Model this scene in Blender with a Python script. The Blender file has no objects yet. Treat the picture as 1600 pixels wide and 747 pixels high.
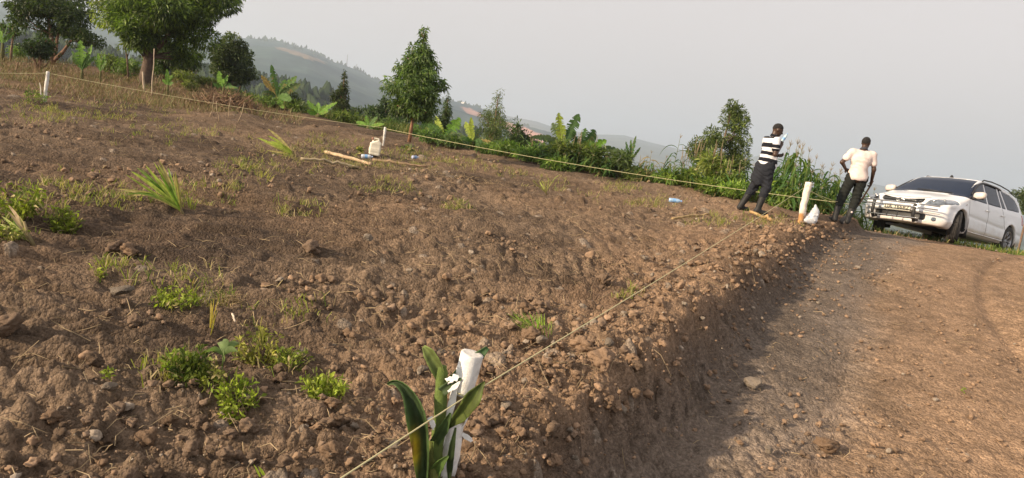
import bpy, math, random
import numpy as np
from math import sin, cos, tan, pi, radians, sqrt, atan2
from mathutils import Vector, Matrix

# ------------------------------------------------------------------ camera, sky, sun, exposure
scene = bpy.context.scene
col_ = scene.collection
FOC = 1143.0; PITCH = radians(8.4); ROLL = radians(8.0); CAMZ = 1.5
_R0 = np.array([1, 0, 0.]); _U0 = np.array([0, sin(PITCH), cos(PITCH)]); FWD = np.array([0, cos(PITCH), -sin(PITCH)])
UP = _U0 * cos(ROLL) - _R0 * sin(ROLL); RT = _R0 * cos(ROLL) + _U0 * sin(ROLL)
CAM = np.array([0, 0, CAMZ])
cam_d = bpy.data.cameras.new('camera'); cam = bpy.data.objects.new('camera', cam_d); col_.objects.link(cam)
cam_d.sensor_width = 36; cam_d.lens = FOC / 1600 * 36; cam_d.clip_start = 0.05; cam_d.clip_end = 30000
cam.matrix_world = Matrix(((RT[0], UP[0], -FWD[0], 0), (RT[1], UP[1], -FWD[1], 0), (RT[2], UP[2], -FWD[2], CAMZ), (0, 0, 0, 1)))
scene.camera = cam

SUN_EL = radians(23); SUN_DIR = np.array([-0.88, -0.48])     # towards the sun: from the left, a little behind the camera
SUN_DIR = SUN_DIR / np.linalg.norm(SUN_DIR)
world = bpy.data.worlds.new('World'); scene.world = world; world.use_nodes = True
wn = world.node_tree.nodes; wl = world.node_tree.links
bg = wn['Background']
sky = wn.new('ShaderNodeTexSky'); sky.sky_type = 'NISHITA'; sky.sun_disc = False
sky.sun_elevation = SUN_EL; sky.sun_rotation = atan2(SUN_DIR[0], SUN_DIR[1])
sky.air_density = 1.0; sky.dust_density = 5.0; sky.ozone_density = 1.0
hsv = wn.new('ShaderNodeHueSaturation'); hsv.inputs['Saturation'].default_value = 0.25
mx = wn.new('ShaderNodeMix'); mx.data_type = 'RGBA'; mx.inputs[0].default_value = 0.6
mx.inputs[7].default_value = (7.5, 6.65, 6.25, 1)           # even overcast-like haze high in the air
wl.new(sky.outputs[0], hsv.inputs['Color']); wl.new(hsv.outputs[0], mx.inputs[6]); wl.new(mx.outputs[2], bg.inputs[0])
bg.inputs[1].default_value = 0.085
sun_d = bpy.data.lights.new('sun', 'SUN'); sun_d.energy = 5.0; sun_d.angle = radians(1.5); sun_d.color = (1.0, 0.79, 0.55)
sun = bpy.data.objects.new('sun', sun_d); col_.objects.link(sun)
_sv = Vector((SUN_DIR[0] * cos(SUN_EL), SUN_DIR[1] * cos(SUN_EL), sin(SUN_EL)))
sun.rotation_euler = _sv.to_track_quat('Z', 'Y').to_euler()
scene.view_settings.view_transform = 'Standard'; scene.view_settings.look = 'None'
scene.view_settings.gamma = 1; scene.view_settings.exposure = 0.74
scene.cycles.volume_bounces = 1; scene.cycles.max_bounces = 8; scene.cycles.transparent_max_bounces = 16
scene.render.engine = 'CYCLES'
random.seed(7); RNG = np.random.default_rng(11)
# ------------------------------------------------------------------ numeric noise
def _hash(ix, iy, seed):
    h = (ix.astype(np.int64) * 374761393 + iy.astype(np.int64) * 668265263 + seed * 1442695041) & 0xFFFFFFFF
    h = ((h ^ (h >> 13)) * 1274126177) & 0xFFFFFFFF
    h = ((h ^ (h >> 16)) * 2246822519) & 0xFFFFFFFF
    return ((h ^ (h >> 15)) & 0xFFFFFF).astype(np.float64) / 0xFFFFFF
def vnoise(x, y, seed=0):
    ix = np.floor(x); iy = np.floor(y); fx = x - ix; fy = y - iy
    fx = fx * fx * fx * (fx * (fx * 6 - 15) + 10); fy = fy * fy * fy * (fy * (fy * 6 - 15) + 10)
    a = _hash(ix, iy, seed); b = _hash(ix + 1, iy, seed); c = _hash(ix, iy + 1, seed); d = _hash(ix + 1, iy + 1, seed)
    return (a + (b - a) * fx + (c - a) * fy + (a - b - c + d) * fx * fy) * 2 - 1
def fbm(x, y, octs=4, seed=0, gain=0.5):
    s = 0; a = 1; t = 0
    for o in range(octs):
        s = s + a * vnoise(x, y, seed + o * 17); t += a; a *= gain
        x, y = x * 1.8 + y * 0.9 + 3.1, y * 1.8 - x * 0.9 + 7.7
    return s / t
def bumps(x, y, cell, prob, rmin, rmax, seed):
    """half-sunk lumps scattered one per cell; returns height in units of metres and an id value"""
    u = x / cell; v = y / cell; iu = np.floor(u); iv = np.floor(v)
    best = np.zeros_like(x); idv = np.zeros_like(x)
    for dx in (-1, 0, 1):
        for dy in (-1, 0, 1):
            a = iu + dx; b = iv + dy
            px_ = a + _hash(a, b, seed); py_ = b + _hash(a, b, seed + 1)
            k = _hash(a, b, seed + 2); rr = rmin + (rmax - rmin) * _hash(a, b, seed + 3) ** 2
            ang = _hash(a, b, seed + 5) * 3.14; ca = np.cos(ang); sa = np.sin(ang); el = 0.65 + 0.35 * _hash(a, b, seed + 6)
            ex = (u - px_) * cell; ey = (v - py_) * cell
            q = ((ex * ca + ey * sa) / rr) ** 2 + ((ey * ca - ex * sa) / (rr * el)) ** 2
            h = np.where((k < prob) & (q < 1), np.sqrt(np.maximum(0, 1 - q)) * rr * (0.55 + 0.5 * _hash(a, b, seed + 4)), 0)
            m = h > best
            best = np.where(m, h, best); idv = np.where(m, _hash(a, b, seed + 9), idv)
    return best, idv
def sstep(a, b, x):
    t = np.clip((x - a) / (b - a), 0, 1); return t * t * (3 - 2 * t)

# ------------------------------------------------------------------ terrain
def unproj(px, py, Y):
    d = FWD + RT * (px - 800) / FOC - UP * (py - 373.5) / FOC
    return CAM + d * (Y / d[1])
def proj(p):
    v = np.asarray(p, float) - CAM; z = v @ FWD
    return 800 + FOC * (v @ RT) / z, 373.5 - FOC * (v @ UP) / z
_T = [(735, 747, 2.85), (1250, 347, 12.3), (600, 220, 19.6), (72, 158, 13.5), (220, 120, 27), (0, 80, 30), (1100, 307, 17), (0, 747, 2.35), (350, 154, 23), (860, 259, 18), (110, 88, 29), (450, 179, 22)]
_P = np.array([unproj(*t) for t in _T])
def _quad(x, y): return np.stack([x * 0 + 1, x, y, x * y, x * x, y * y, x * y * y, x * x * y], -1)
_w = np.array([3, 3, 3, 2, 3, 3, 3, 2, 3, 3., 3, 3])
_CT = np.linalg.solve((_quad(_P[:, 0], _P[:, 1]) * _w[:, None]).T @ _quad(_P[:, 0], _P[:, 1]) + np.eye(8) * 1e-4, (_quad(_P[:, 0], _P[:, 1]) * _w[:, None]).T @ _P[:, 2])
_PR = np.array([(1.2, 3, -.38), (3.4, 4.4, -.22), (4, 8, .12), (5.5, 12.5, .53), (9, 13.5, .52), (8.69, 14.64, .50), (10.78, 16.17, .28), (7.79, 15.81, .42), (9, 8, .2), (0, 0, -.45), (6.5, 14.5, .52), (8, 17.5, .2)])
def _quad2(x, y): return np.stack([x * 0 + 1, x, y, x * y, x * x, y * y, y * y * y, x * y * y], -1)
_CR = np.linalg.solve(_quad2(_PR[:, 0], _PR[:, 1]).T @ _quad2(_PR[:, 0], _PR[:, 1]) + np.eye(8) * 1e-3, _quad2(_PR[:, 0], _PR[:, 1]).T @ _PR[:, 2])
def terr(x, y):
    yy = np.clip(y, -3, 40); xx = np.clip(x, -30, 9)
    return _quad(xx, yy) @ _CT
def road(x, y):
    yy = np.clip(y, -1, 18); xx = np.clip(x, -1, 12.5)
    return _quad2(xx, yy) @ _CR
_EP = []
for (ex, ey) in ((857, 690), (952, 592), (1052, 514), (1153, 436), (1222, 388), (1285, 352)):   # the lip of the bank
    lo, hi = 1.5, 30.
    for _ in range(40):
        mid = (lo + hi) / 2; p = unproj(ex, ey, mid)
        if p[2] > terr(p[0], p[1]): lo = mid
        else: hi = mid
    _EP.append(unproj(ex, ey, lo)[:2])
_EP = np.array(_EP)
_EY = np.concatenate([[-6.0], _EP[:, 1], [_EP[-1, 1] + 1.5, 22]])
_EX = np.concatenate([[_EP[0, 0] - 1.6], _EP[:, 0], [_EP[-1, 0] + 1.2, _EP[-1, 0] + 2.6]])
def edge_x(y):
    return np.interp(y, _EY, _EX)
_RA = np.radians([-80, -40, -34, -27, -20, -14, -9, 0, 9.5, 14.7, 19, 22.6, 25, 27, 36, 80])
_RR = np.array([34, 34, 33, 31, 25.5, 23, 21.8, 19.6, 18.3, 17.6, 16.6, 15.6, 17, 21, 21, 21])
def rcrest(th): return np.interp(th, _RA, _RR)
def base_h(x, y):
    """large shape of the land without clods; returns height, bank mask (0..1 falls across the bank), beyond distance"""
    x = np.asarray(x, float); y = np.asarray(y, float)
    r = np.hypot(x, y); th = np.arctan2(x, y); rc = rcrest(th)
    k = np.minimum(1, rc / np.maximum(r, 1e-6)); xc = x * k; yc = y * k
    ex = edge_x(yc) + 0.10 * fbm(yc * 1.1, yc * 0 + 3, 3, 5) + 0.035 * vnoise(yc * 7, yc * 0, 8)
    wd = np.interp(yc, [0, 3, 6, 12], [0.45, 0.50, 0.55, 0.35])
    t = (xc - ex) / wd
    zt = terr(np.minimum(xc, ex + 0.3), yc); zr = road(np.maximum(xc, ex - 0.2), yc)
    lip = 0.07 * np.exp(-((xc - ex + 0.22) / 0.22) ** 2) * np.interp(yc, [0, 8, 13], [1, 1, .6])
    s = np.clip(t, 0, 1); s = s ** 0.62; s = s * s * (3 - 2 * s)
    z = (zt + lip) * (1 - s) + zr * s
    berm = 0.10 * np.exp(-((r - rc + 1.0) / 0.7) ** 2) * sstep(-0.55, -0.35, th) * (1 - sstep(0.30, 0.38, th))
    z = z + berm
    # heaps beside the far string
    for (mx_, my_, mr, mh) in HEAPS:
        z = z + mh * np.exp(-(((xc - mx_) ** 2 + (yc - my_) ** 2) / mr ** 2))
    b = np.maximum(0, r - rc)
    z = z - 0.30 * b * b / (b + 2.5)
    far = sstep(120, 420, r)
    z = z * (1 - far) + (-62 + 10 * fbm(x / 300, y / 300, 3, 77)) * far
    return z, s, b
HEAPS = [(0, 0, 1, 0)]
def _hit(px, py, fn, lo=1.5, hi=60.0):
    ys = np.concatenate([np.arange(lo, 12, .02), np.arange(12, hi, .05)])
    d = FWD + RT * (px - 800) / FOC - UP * (py - 373.5) / FOC
    X = d[0] / d[1] * ys; Z = CAMZ + d[2] / d[1] * ys
    g = fn(X, ys); w = np.nonzero(Z < g)[0]
    i = w[0] if len(w) else len(ys) - 1
    return np.array([X[i], ys[i], g[i]])
_h = [_hit(520, 215, lambda a, b: base_h(a, b)[0]), _hit(340, 195, lambda a, b: base_h(a, b)[0]), _hit(385, 190, lambda a, b: base_h(a, b)[0])]
HEAPS = [(_h[0][0], _h[0][1], 1.0, .28), (_h[1][0], _h[1][1], .8, .22), (_h[2][0], _h[2][1], .7, .18), (_h[0][0] + 1.5, _h[0][1] - .6, 1.0, .18)]
def detail(x, y, spacing=0.0):
    """clods, furrows and stones; spacing = mesh spacing at the point, fades what the mesh cannot carry"""
    z0, s, b = base_h(x, y)
    rd = s                                                    # 1 on the road
    bank = 4 * s * (1 - s)
    te = 1 - rd
    live = 1 - sstep(3, 14, b)
    def fade(c): return np.clip((c / (spacing + 1e-9) - 1.3) / 1.6, 0, 1) if np.ndim(spacing) else 1.0
    n1 = fbm(x / 1.7, y / 1.7, 4, 1)
    mott = fbm(x / 2.6 + 9, y / 2.2, 3, 31)
    rough = np.clip(0.85 + 0.9 * mott, 0.4, 1.5) * (1 - .35 * sstep(3.5, 5.5, y) * (1 - sstep(9, 12, y)) * sstep(edge_x(y) - 1., edge_x(y) - 2.2, x)) * te + (0.50 + 0.35 * np.clip(mott, -1, 1)) * rd + 1.0 * bank
    a = 0.075 * n1 * te + 0.022 * n1 * rd
    # ploughed furrows, lying roughly across the slope
    wx = x + 0.5 * fbm(x * .8, y * .8, 2, 41)
    fur = fbm((wx * 0.25 + y * 0.1) * 2.0, (y - 0.28 * wx) * 6.0, 3, 42)
    a = a + 0.075 * fur * te * fade(.15)
    fur2 = 1 - np.abs(fbm((wx) * 1.5, (y - .28 * wx) * 13.0, 2, 45))
    a = a + 0.095 * (fur2 - .7) * te * fade(.06) * np.clip(.75 + fbm(x / 1.1, y / 1.1, 2, 46) * 1.6, 0, 1.3)
    # bank: slumped gouges running down the face
    a = a + bank * (0.07 * fbm((x * .45 + y * .9) * 5, (x * .9 - y * .45) * 1.6, 4, 51))
    # tyre tread and scrape marks on the road
    u = x - edge_x(y) - 1.35 - 0.1 * np.sin(y * .6)
    tread = np.exp(-(u / .30) ** 2) + np.exp(-((u - 1.75) / .30) ** 2)
    a = a - tread * rd * 0.022 + rd * tread * 0.011 * np.clip(fbm(x * 2, y * 1.2, 2, 63) * 1.5 + .8, .2, 1.3) * np.sin((y + np.abs(u) * 0.7) * 48) * fade(.09)
    sc = np.exp(-((u + .75) / .35) ** 2) * np.clip(fbm(y * .7, y * 0 + 5, 2, 62) * 2 + .4, 0, 1)
    a = a + rd * sc * 0.022 * np.sin((y * 0.9 + x * .5) * 21 + 2 * vnoise(x * 2, y * 2, 6)) * fade(.2)
    rut = np.exp(-((x - edge_x(y) - 3.1 - .5 * np.sin(y * .45 + .5)) / .10) ** 2)
    a = a - 0.045 * rut * rd
    x0_, y0_ = x, y; x = x + .012 * fbm(x * 22, y * 22, 2, 191); y = y + .012 * fbm(x0_ * 22, y0_ * 22, 2, 192)
    h = 0; idc = np.zeros_like(x)
    for (cell, prob, r0, r1, sd, wt) in ((.55, .25, .05, .14, 100, .5), (.20, .5, .025, .075, 110, .9), (.10, .65, .012, .042, 120, 1.), (.05, .7, .006, .022, 130, 1.1), (.024, .7, .003, .011, 140, 1.1)):
        bb, ii = bumps(x, y, cell, prob, r0, r1, sd)
        f = rough * wt * fade(cell * .45)
        if cell > .15: f = f * (te + .15 * rd)
        bb = bb * f
        m = bb > h if np.ndim(h) else bb > 0
        idc = np.where(m & (bb > .002), ii, idc)
        h = np.maximum(h, bb) if np.ndim(h) else bb
    x, y = x0_, y0_
    def billow(x, y, f, n, sd):
        s_ = 0; a_ = 1
        for o_ in range(n): s_ = s_ + a_ * (np.abs(vnoise(x * f + .31 * o_, y * f, sd + o_)) * fade(.45 / f)); a_ *= .62; x, y, f = x * .8 + y * .6, y * .8 - x * .6, f * 1.85
        return s_
    k1 = fbm(x * 4.5 + .3 * fbm(x * 3, y * 3, 2, 149), y * 5.5, 3, 150, .6); loose = .35 + .9 * np.clip(.5 + 1.3 * mott, 0, 1.2)
    fine = 0.030 * k1 * fade(.10) + loose * (0.044 * (billow(x, y, 8., 5, 155) - .55) + 0.016 * (billow(x + 3, y, 40., 3, 165) - .5))
    tot = (a + h + fine * (te + .62 * rd + 1.5 * bank)) * live + (b > 3) * 0.15 * fbm(x / 6, y / 6, 3, 171)
    return z0 + tot, s, b, idc, mott, h
def HT(x, y): 
    x = np.asarray(x, float); y = np.asarray(y, float); return detail(x, y)[0]
def hit(px, py): return _hit(px, py, HT)
def ground_at(x, y): return float(HT(np.array([x]), np.array([y]))[0])
# ------------------------------------------------------------------ mesh and object helpers
def mesh_np(name, V, faces, col=None, smooth=True):
    """faces: an (n,k) int array or a list of such arrays"""
    if not isinstance(faces, list): faces = [faces]
    faces = [np.asarray(f, np.int32) for f in faces if len(f)]
    V = np.asarray(V, np.float32); me = bpy.data.meshes.new(name)
    loops = np.concatenate([f.ravel() for f in faces]) if faces else np.zeros(0, np.int32)
    sizes = np.concatenate([np.full(len(f), f.shape[1], np.int32) for f in faces]) if faces else np.zeros(0, np.int32)
    me.vertices.add(len(V)); me.vertices.foreach_set('co', V.ravel())
    me.loops.add(len(loops)); me.loops.foreach_set('vertex_index', loops)
    me.polygons.add(len(sizes)); st = np.concatenate([[0], np.cumsum(sizes)[:-1]]).astype(np.int32)
    me.polygons.foreach_set('loop_start', st); me.polygons.foreach_set('loop_total', sizes)
    me.polygons.foreach_set('use_smooth', np.full(len(sizes), bool(smooth)))
    if col is not None:
        a = me.attributes.new('col', 'FLOAT_COLOR', 'POINT')
        c = np.ones((len(V), 4), np.float32); c[:, :3] = col; a.data.foreach_set('color', c.ravel())
    me.update(calc_edges=True)
    return me
class MB:
    def __init__(s): s.V = []; s.C = []; s.F = {3: [], 4: []}; s.n = 0
    def add(s, V, F, c=(1, 1, 1)):
        V = np.asarray(V, float); 
        C = np.empty((len(V), 3)); C[:] = np.asarray(c)
        s.V.append(V); s.C.append(C)
        for f in (F if isinstance(F, list) else [F]):
            f = np.asarray(f, np.int64)
            if len(f): s.F[f.shape[1]].append(f + s.n)
        s.n += len(V); return s
    def mesh(s, name, smooth=True):
        V = np.concatenate(s.V); C = np.concatenate(s.C)
        return mesh_np(name, V, [np.concatenate(f) for f in s.F.values() if f], C, smooth)
def link(name, me, m=None, parent=None, loc=None, rot=None, scale=None):
    o = bpy.data.objects.new(name, me); col_.objects.link(o)
    if m is not None and me is not None and len(me.materials) == 0: me.materials.append(m)
    if parent is not None: o.parent = parent
    if loc is not None: o.location = loc
    if rot is not None: o.rotation_euler = rot
    if scale is not None: o.scale = scale if hasattr(scale, '__len__') else (scale,) * 3
    return o
def tag(o, label=None, cat=None, group=None, kind=None):
    if label: o['label'] = label
    if cat: o['category'] = cat
    if group: o['group'] = group
    if kind: o['kind'] = kind
    return o
def thing(name, label, cat, loc=(0, 0, 0), rot=(0, 0, 0), group=None):
    o = bpy.data.objects.new(name, None); col_.objects.link(o); o.location = loc; o.rotation_euler = rot
    o.empty_display_size = .1
    return tag(o, label, cat, group)
def copy_tree(o, parent=None):
    c = o.copy(); col_.objects.link(c)
    if parent is not None: c.parent = parent
    for ch in list(o.children): copy_tree(ch, c)
    return c
def tube_vf(path, rad, n=8, cap=True):
    P = np.asarray(path, float); k = len(P); rad = np.broadcast_to(np.asarray(rad, float), (k,))
    T = np.gradient(P, axis=0); T /= np.linalg.norm(T, axis=1)[:, None] + 1e-12
    up = np.array([0, 0, 1.0]) if abs(T[0][2]) < .9 else np.array([1.0, 0, 0])
    V = []
    for i in range(k):
        if i: up = a
        a = up - T[i] * (up @ T[i]); a /= np.linalg.norm(a) + 1e-12; b = np.cross(T[i], a)
        ang = np.arange(n) * 2 * pi / n
        V.append(P[i] + rad[i] * (np.cos(ang)[:, None] * a + np.sin(ang)[:, None] * b))
    V = np.concatenate(V)
    i, j = np.meshgrid(np.arange(k - 1), np.arange(n), indexing='ij'); i = i.ravel(); j = j.ravel(); j2 = (j + 1) % n
    F = np.stack([i * n + j, i * n + j2, (i + 1) * n + j2, (i + 1) * n + j], 1); fs = [F]
    if cap:
        V = np.concatenate([V, P[:1], P[-1:]]); q = np.arange(n); q2 = (q + 1) % n
        fs.append(np.concatenate([np.stack([q2, q, np.full(n, k * n)], 1), np.stack([(k - 1) * n + q, (k - 1) * n + q2, np.full(n, k * n + 1)], 1)]))
    return V, fs
def strip_vf(path, width, side, fold=0.0, nrm=None):
    """leaf blade along path; width per point, side = sideways unit vectors, V-fold"""
    P = np.asarray(path, float); k = len(P); w = np.broadcast_to(np.asarray(width, float), (k,))[:, None]
    S = np.broadcast_to(np.asarray(side, float), (k, 3)); T = np.gradient(P, axis=0); T /= np.linalg.norm(T, axis=1)[:, None] + 1e-12
    N = np.cross(S, T); N /= np.linalg.norm(N, axis=1)[:, None] + 1e-12
    V = np.concatenate([P - S * w / 2 + N * w * fold, P, P + S * w / 2 + N * w * fold])
    i = np.arange(k - 1)
    F = np.concatenate([np.stack([i, i + 1, k + i + 1, k + i], 1), np.stack([k + i, k + i + 1, 2 * k + i + 1, 2 * k + i], 1)])
    return V, F

# ------------------------------------------------------------------ materials
def nmat(name):
    m = bpy.data.materials.new(name); m.use_nodes = True
    return m, m.node_tree.nodes, m.node_tree.links, m.node_tree.nodes['Principled BSDF']
def plain(name, c, rough=.6, metal=0, spec=.5, bump=0, bscale=40, vary=0, vscale=8, coat=0, trans=0):
    m, n, l, b = nmat(name)
    b.inputs['Base Color'].default_value = (*c, 1); b.inputs['Roughness'].default_value = rough
    b.inputs['Metallic'].default_value = metal; b.inputs['Specular IOR Level'].default_value = spec
    b.inputs['Coat Weight'].default_value = coat; b.inputs['Transmission Weight'].default_value = trans
    tc = n.new('ShaderNodeTexCoord')
    if vary:
        t = n.new('ShaderNodeTexNoise'); t.inputs['Scale'].default_value = vscale; t.inputs['Detail'].default_value = 5; l.new(tc.outputs['Object'], t.inputs['Vector'])
        r = n.new('ShaderNodeMapRange'); r.inputs[1].default_value = .3; r.inputs[2].default_value = .7; r.inputs[3].default_value = 1 - vary; r.inputs[4].default_value = 1 + vary * .6
        l.new(t.outputs[0], r.inputs[0])
        mm = n.new('ShaderNodeVectorMath'); mm.operation = 'SCALE'; mm.inputs[0].default_value = c; l.new(r.outputs[0], mm.inputs['Scale']); l.new(mm.outputs[0], b.inputs['Base Color'])
    if bump:
        t = n.new('ShaderNodeTexNoise'); t.inputs['Scale'].default_value = bscale; t.inputs['Detail'].default_value = 6; l.new(tc.outputs['Object'], t.inputs['Vector'])
        bm = n.new('ShaderNodeBump'); bm.inputs['Strength'].default_value = bump; bm.inputs['Distance'].default_value = .02; l.new(t.outputs[0], bm.inputs['Height']); l.new(bm.outputs[0], b.inputs['Normal'])
    return m
def vcol(name, rough=.9, spec=.2, bump=0, bscale=60, bdist=.01, vary=.25, vscale=30, rand=False, coord='Object'):
    m, n, l, b = nmat(name)
    at = n.new('ShaderNodeAttribute'); at.attribute_name = 'col'; tc = n.new('ShaderNodeTexCoord')
    t = n.new('ShaderNodeTexNoise'); t.inputs['Scale'].default_value = vscale; t.inputs['Detail'].default_value = 6; t.inputs['Roughness'].default_value = .65; l.new(tc.outputs[coord], t.inputs['Vector'])
    r = n.new('ShaderNodeMapRange'); r.inputs[1].default_value = .3; r.inputs[2].default_value = .7; r.inputs[3].default_value = 1 - vary; r.inputs[4].default_value = 1 + vary
    l.new(t.outputs[0], r.inputs[0]); out = r.outputs[0]
    if rand:
        oi = n.new('ShaderNodeObjectInfo'); r2 = n.new('ShaderNodeMapRange'); r2.inputs[3].default_value = .7; r2.inputs[4].default_value = 1.3; l.new(oi.outputs['Random'], r2.inputs[0])
        mu = n.new('ShaderNodeMath'); mu.operation = 'MULTIPLY'; l.new(out, mu.inputs[0]); l.new(r2.outputs[0], mu.inputs[1]); out = mu.outputs[0]
    mm = n.new('ShaderNodeVectorMath'); mm.operation = 'SCALE'; l.new(at.outputs['Color'], mm.inputs[0]); l.new(out, mm.inputs['Scale']); l.new(mm.outputs[0], b.inputs['Base Color'])
    b.inputs['Roughness'].default_value = rough; b.inputs['Specular IOR Level'].default_value = spec
    if bump:
        t2 = n.new('ShaderNodeTexNoise'); t2.inputs['Scale'].default_value = bscale; t2.inputs['Detail'].default_value = 8; t2.inputs['Roughness'].default_value = .7; l.new(tc.outputs[coord], t2.inputs['Vector'])
        bm = n.new('ShaderNodeBump'); bm.inputs['Strength'].default_value = bump; bm.inputs['Distance'].default_value = bdist; l.new(t2.outputs[0], bm.inputs['Height']); l.new(bm.outputs[0], b.inputs['Normal'])
    return m
def leafmat(name, trans=.35, rough=.45, vary=.3, vscale=6, spec=.4, rand=True):
    m, n, l, b = nmat(name)
    at = n.new('ShaderNodeAttribute'); at.attribute_name = 'col'; tc = n.new('ShaderNodeTexCoord')
    t = n.new('ShaderNodeTexNoise'); t.inputs['Scale'].default_value = vscale; t.inputs['Detail'].default_value = 3; l.new(tc.outputs['Object'], t.inputs['Vector'])
    r = n.new('ShaderNodeMapRange'); r.inputs[1].default_value = .3; r.inputs[2].default_value = .7; r.inputs[3].default_value = 1 - vary; r.inputs[4].default_value = 1 + vary; l.new(t.outputs[0], r.inputs[0]); out = r.outputs[0]
    mm = n.new('ShaderNodeVectorMath'); mm.operation = 'SCALE'; l.new(at.outputs['Color'], mm.inputs[0]); l.new(out, mm.inputs['Scale'])
    l.new(mm.outputs[0], b.inputs['Base Color']); b.inputs['Roughness'].default_value = rough; b.inputs['Specular IOR Level'].default_value = spec
    tr = n.new('ShaderNodeBsdfTranslucent'); sc = n.new('ShaderNodeVectorMath'); sc.operation = 'MULTIPLY'; sc.inputs[1].default_value = (1.25, 1.5, .5); l.new(mm.outputs[0], sc.inputs[0]); l.new(sc.outputs[0], tr.inputs[0])
    ms = n.new('ShaderNodeMixShader'); ms.inputs[0].default_value = trans; l.new(b.outputs[0], ms.inputs[1]); l.new(tr.outputs[0], ms.inputs[2])
    l.new(ms.outputs[0], n['Material Output'].inputs['Surface'])
    return m
def soilmat():
    m, n, l, b = nmat('soil'); at = n.new('ShaderNodeAttribute'); at.attribute_name = 'col'; tc = n.new('ShaderNodeTexCoord'); O = tc.outputs['Object']
    def nz(s, d=6, r=.65):
        t = n.new('ShaderNodeTexNoise'); t.inputs['Scale'].default_value = s; t.inputs['Detail'].default_value = d; t.inputs['Roughness'].default_value = r; l.new(O, t.inputs['Vector']); return t.outputs[0]
    def vo(s, f='F1'):
        t = n.new('ShaderNodeTexVoronoi'); t.feature = f; t.inputs['Scale'].default_value = s; l.new(O, t.inputs['Vector']); return t
    def mr(o, a, c_, d, e):
        r = n.new('ShaderNodeMapRange'); r.inputs[1].default_value = a; r.inputs[2].default_value = c_; r.inputs[3].default_value = d; r.inputs[4].default_value = e; l.new(o, r.inputs[0]); return r.outputs[0]
    def mt(op, a, c_):
        q = n.new('ShaderNodeMath'); q.operation = op
        for i, v in enumerate((a, c_)):
            if isinstance(v, (int, float)): q.inputs[i].default_value = v
            else: l.new(v, q.inputs[i])
        return q.outputs[0]
    v1, v2 = vo(52), vo(120); s1 = n.new('ShaderNodeSeparateColor'); l.new(v1.outputs['Color'], s1.inputs[0]); s2 = n.new('ShaderNodeSeparateColor'); l.new(v2.outputs['Color'], s2.inputs[0])
    k = mt('MULTIPLY', mt('MULTIPLY', mr(nz(26), .3, .7, .70, 1.35), mr(s1.outputs[0], 0, 1, .80, 1.20)), mr(s2.outputs[0], 0, 1, .80, 1.22))
    mm = n.new('ShaderNodeVectorMath'); mm.operation = 'SCALE'; l.new(at.outputs['Color'], mm.inputs[0]); l.new(k, mm.inputs['Scale']); l.new(mm.outputs[0], b.inputs['Base Color'])
    hgt = mt('ADD', mt('MULTIPLY', mt('SUBTRACT', .6, v1.outputs['Distance']), 1.0), mt('ADD', mt('MULTIPLY', mt('SUBTRACT', .6, v2.outputs['Distance']), .45), mt('MULTIPLY', nz(34, 8, .7), 1.0)))
    bm = n.new('ShaderNodeBump'); bm.inputs['Strength'].default_value = .8; bm.inputs['Distance'].default_value = .013; l.new(hgt, bm.inputs['Height']); l.new(bm.outputs[0], b.inputs['Normal'])
    b.inputs['Roughness'].default_value = .95; b.inputs['Specular IOR Level'].default_value = .1; return m
M_SOIL = soilmat()
M_CLOD = vcol('clod_earth', rough=.95, spec=.1, bump=.6, bscale=30, bdist=.01, vary=.3, vscale=14, rand=True)
M_HILL = vcol('far_hillside', rough=1, spec=0, vary=.4, vscale=.02)
M_LEAF = leafmat('leaf'); M_BLADE = leafmat('leaf_blade', trans=.35, rough=.62, vary=.3, vscale=25, spec=.3)
M_BARK = vcol('bark', rough=.9, bump=.6, bscale=20, bdist=.02, vary=.35, vscale=9)
M_DRY = leafmat('dry_stalk', trans=.15, rough=.8, vary=.25)

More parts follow.
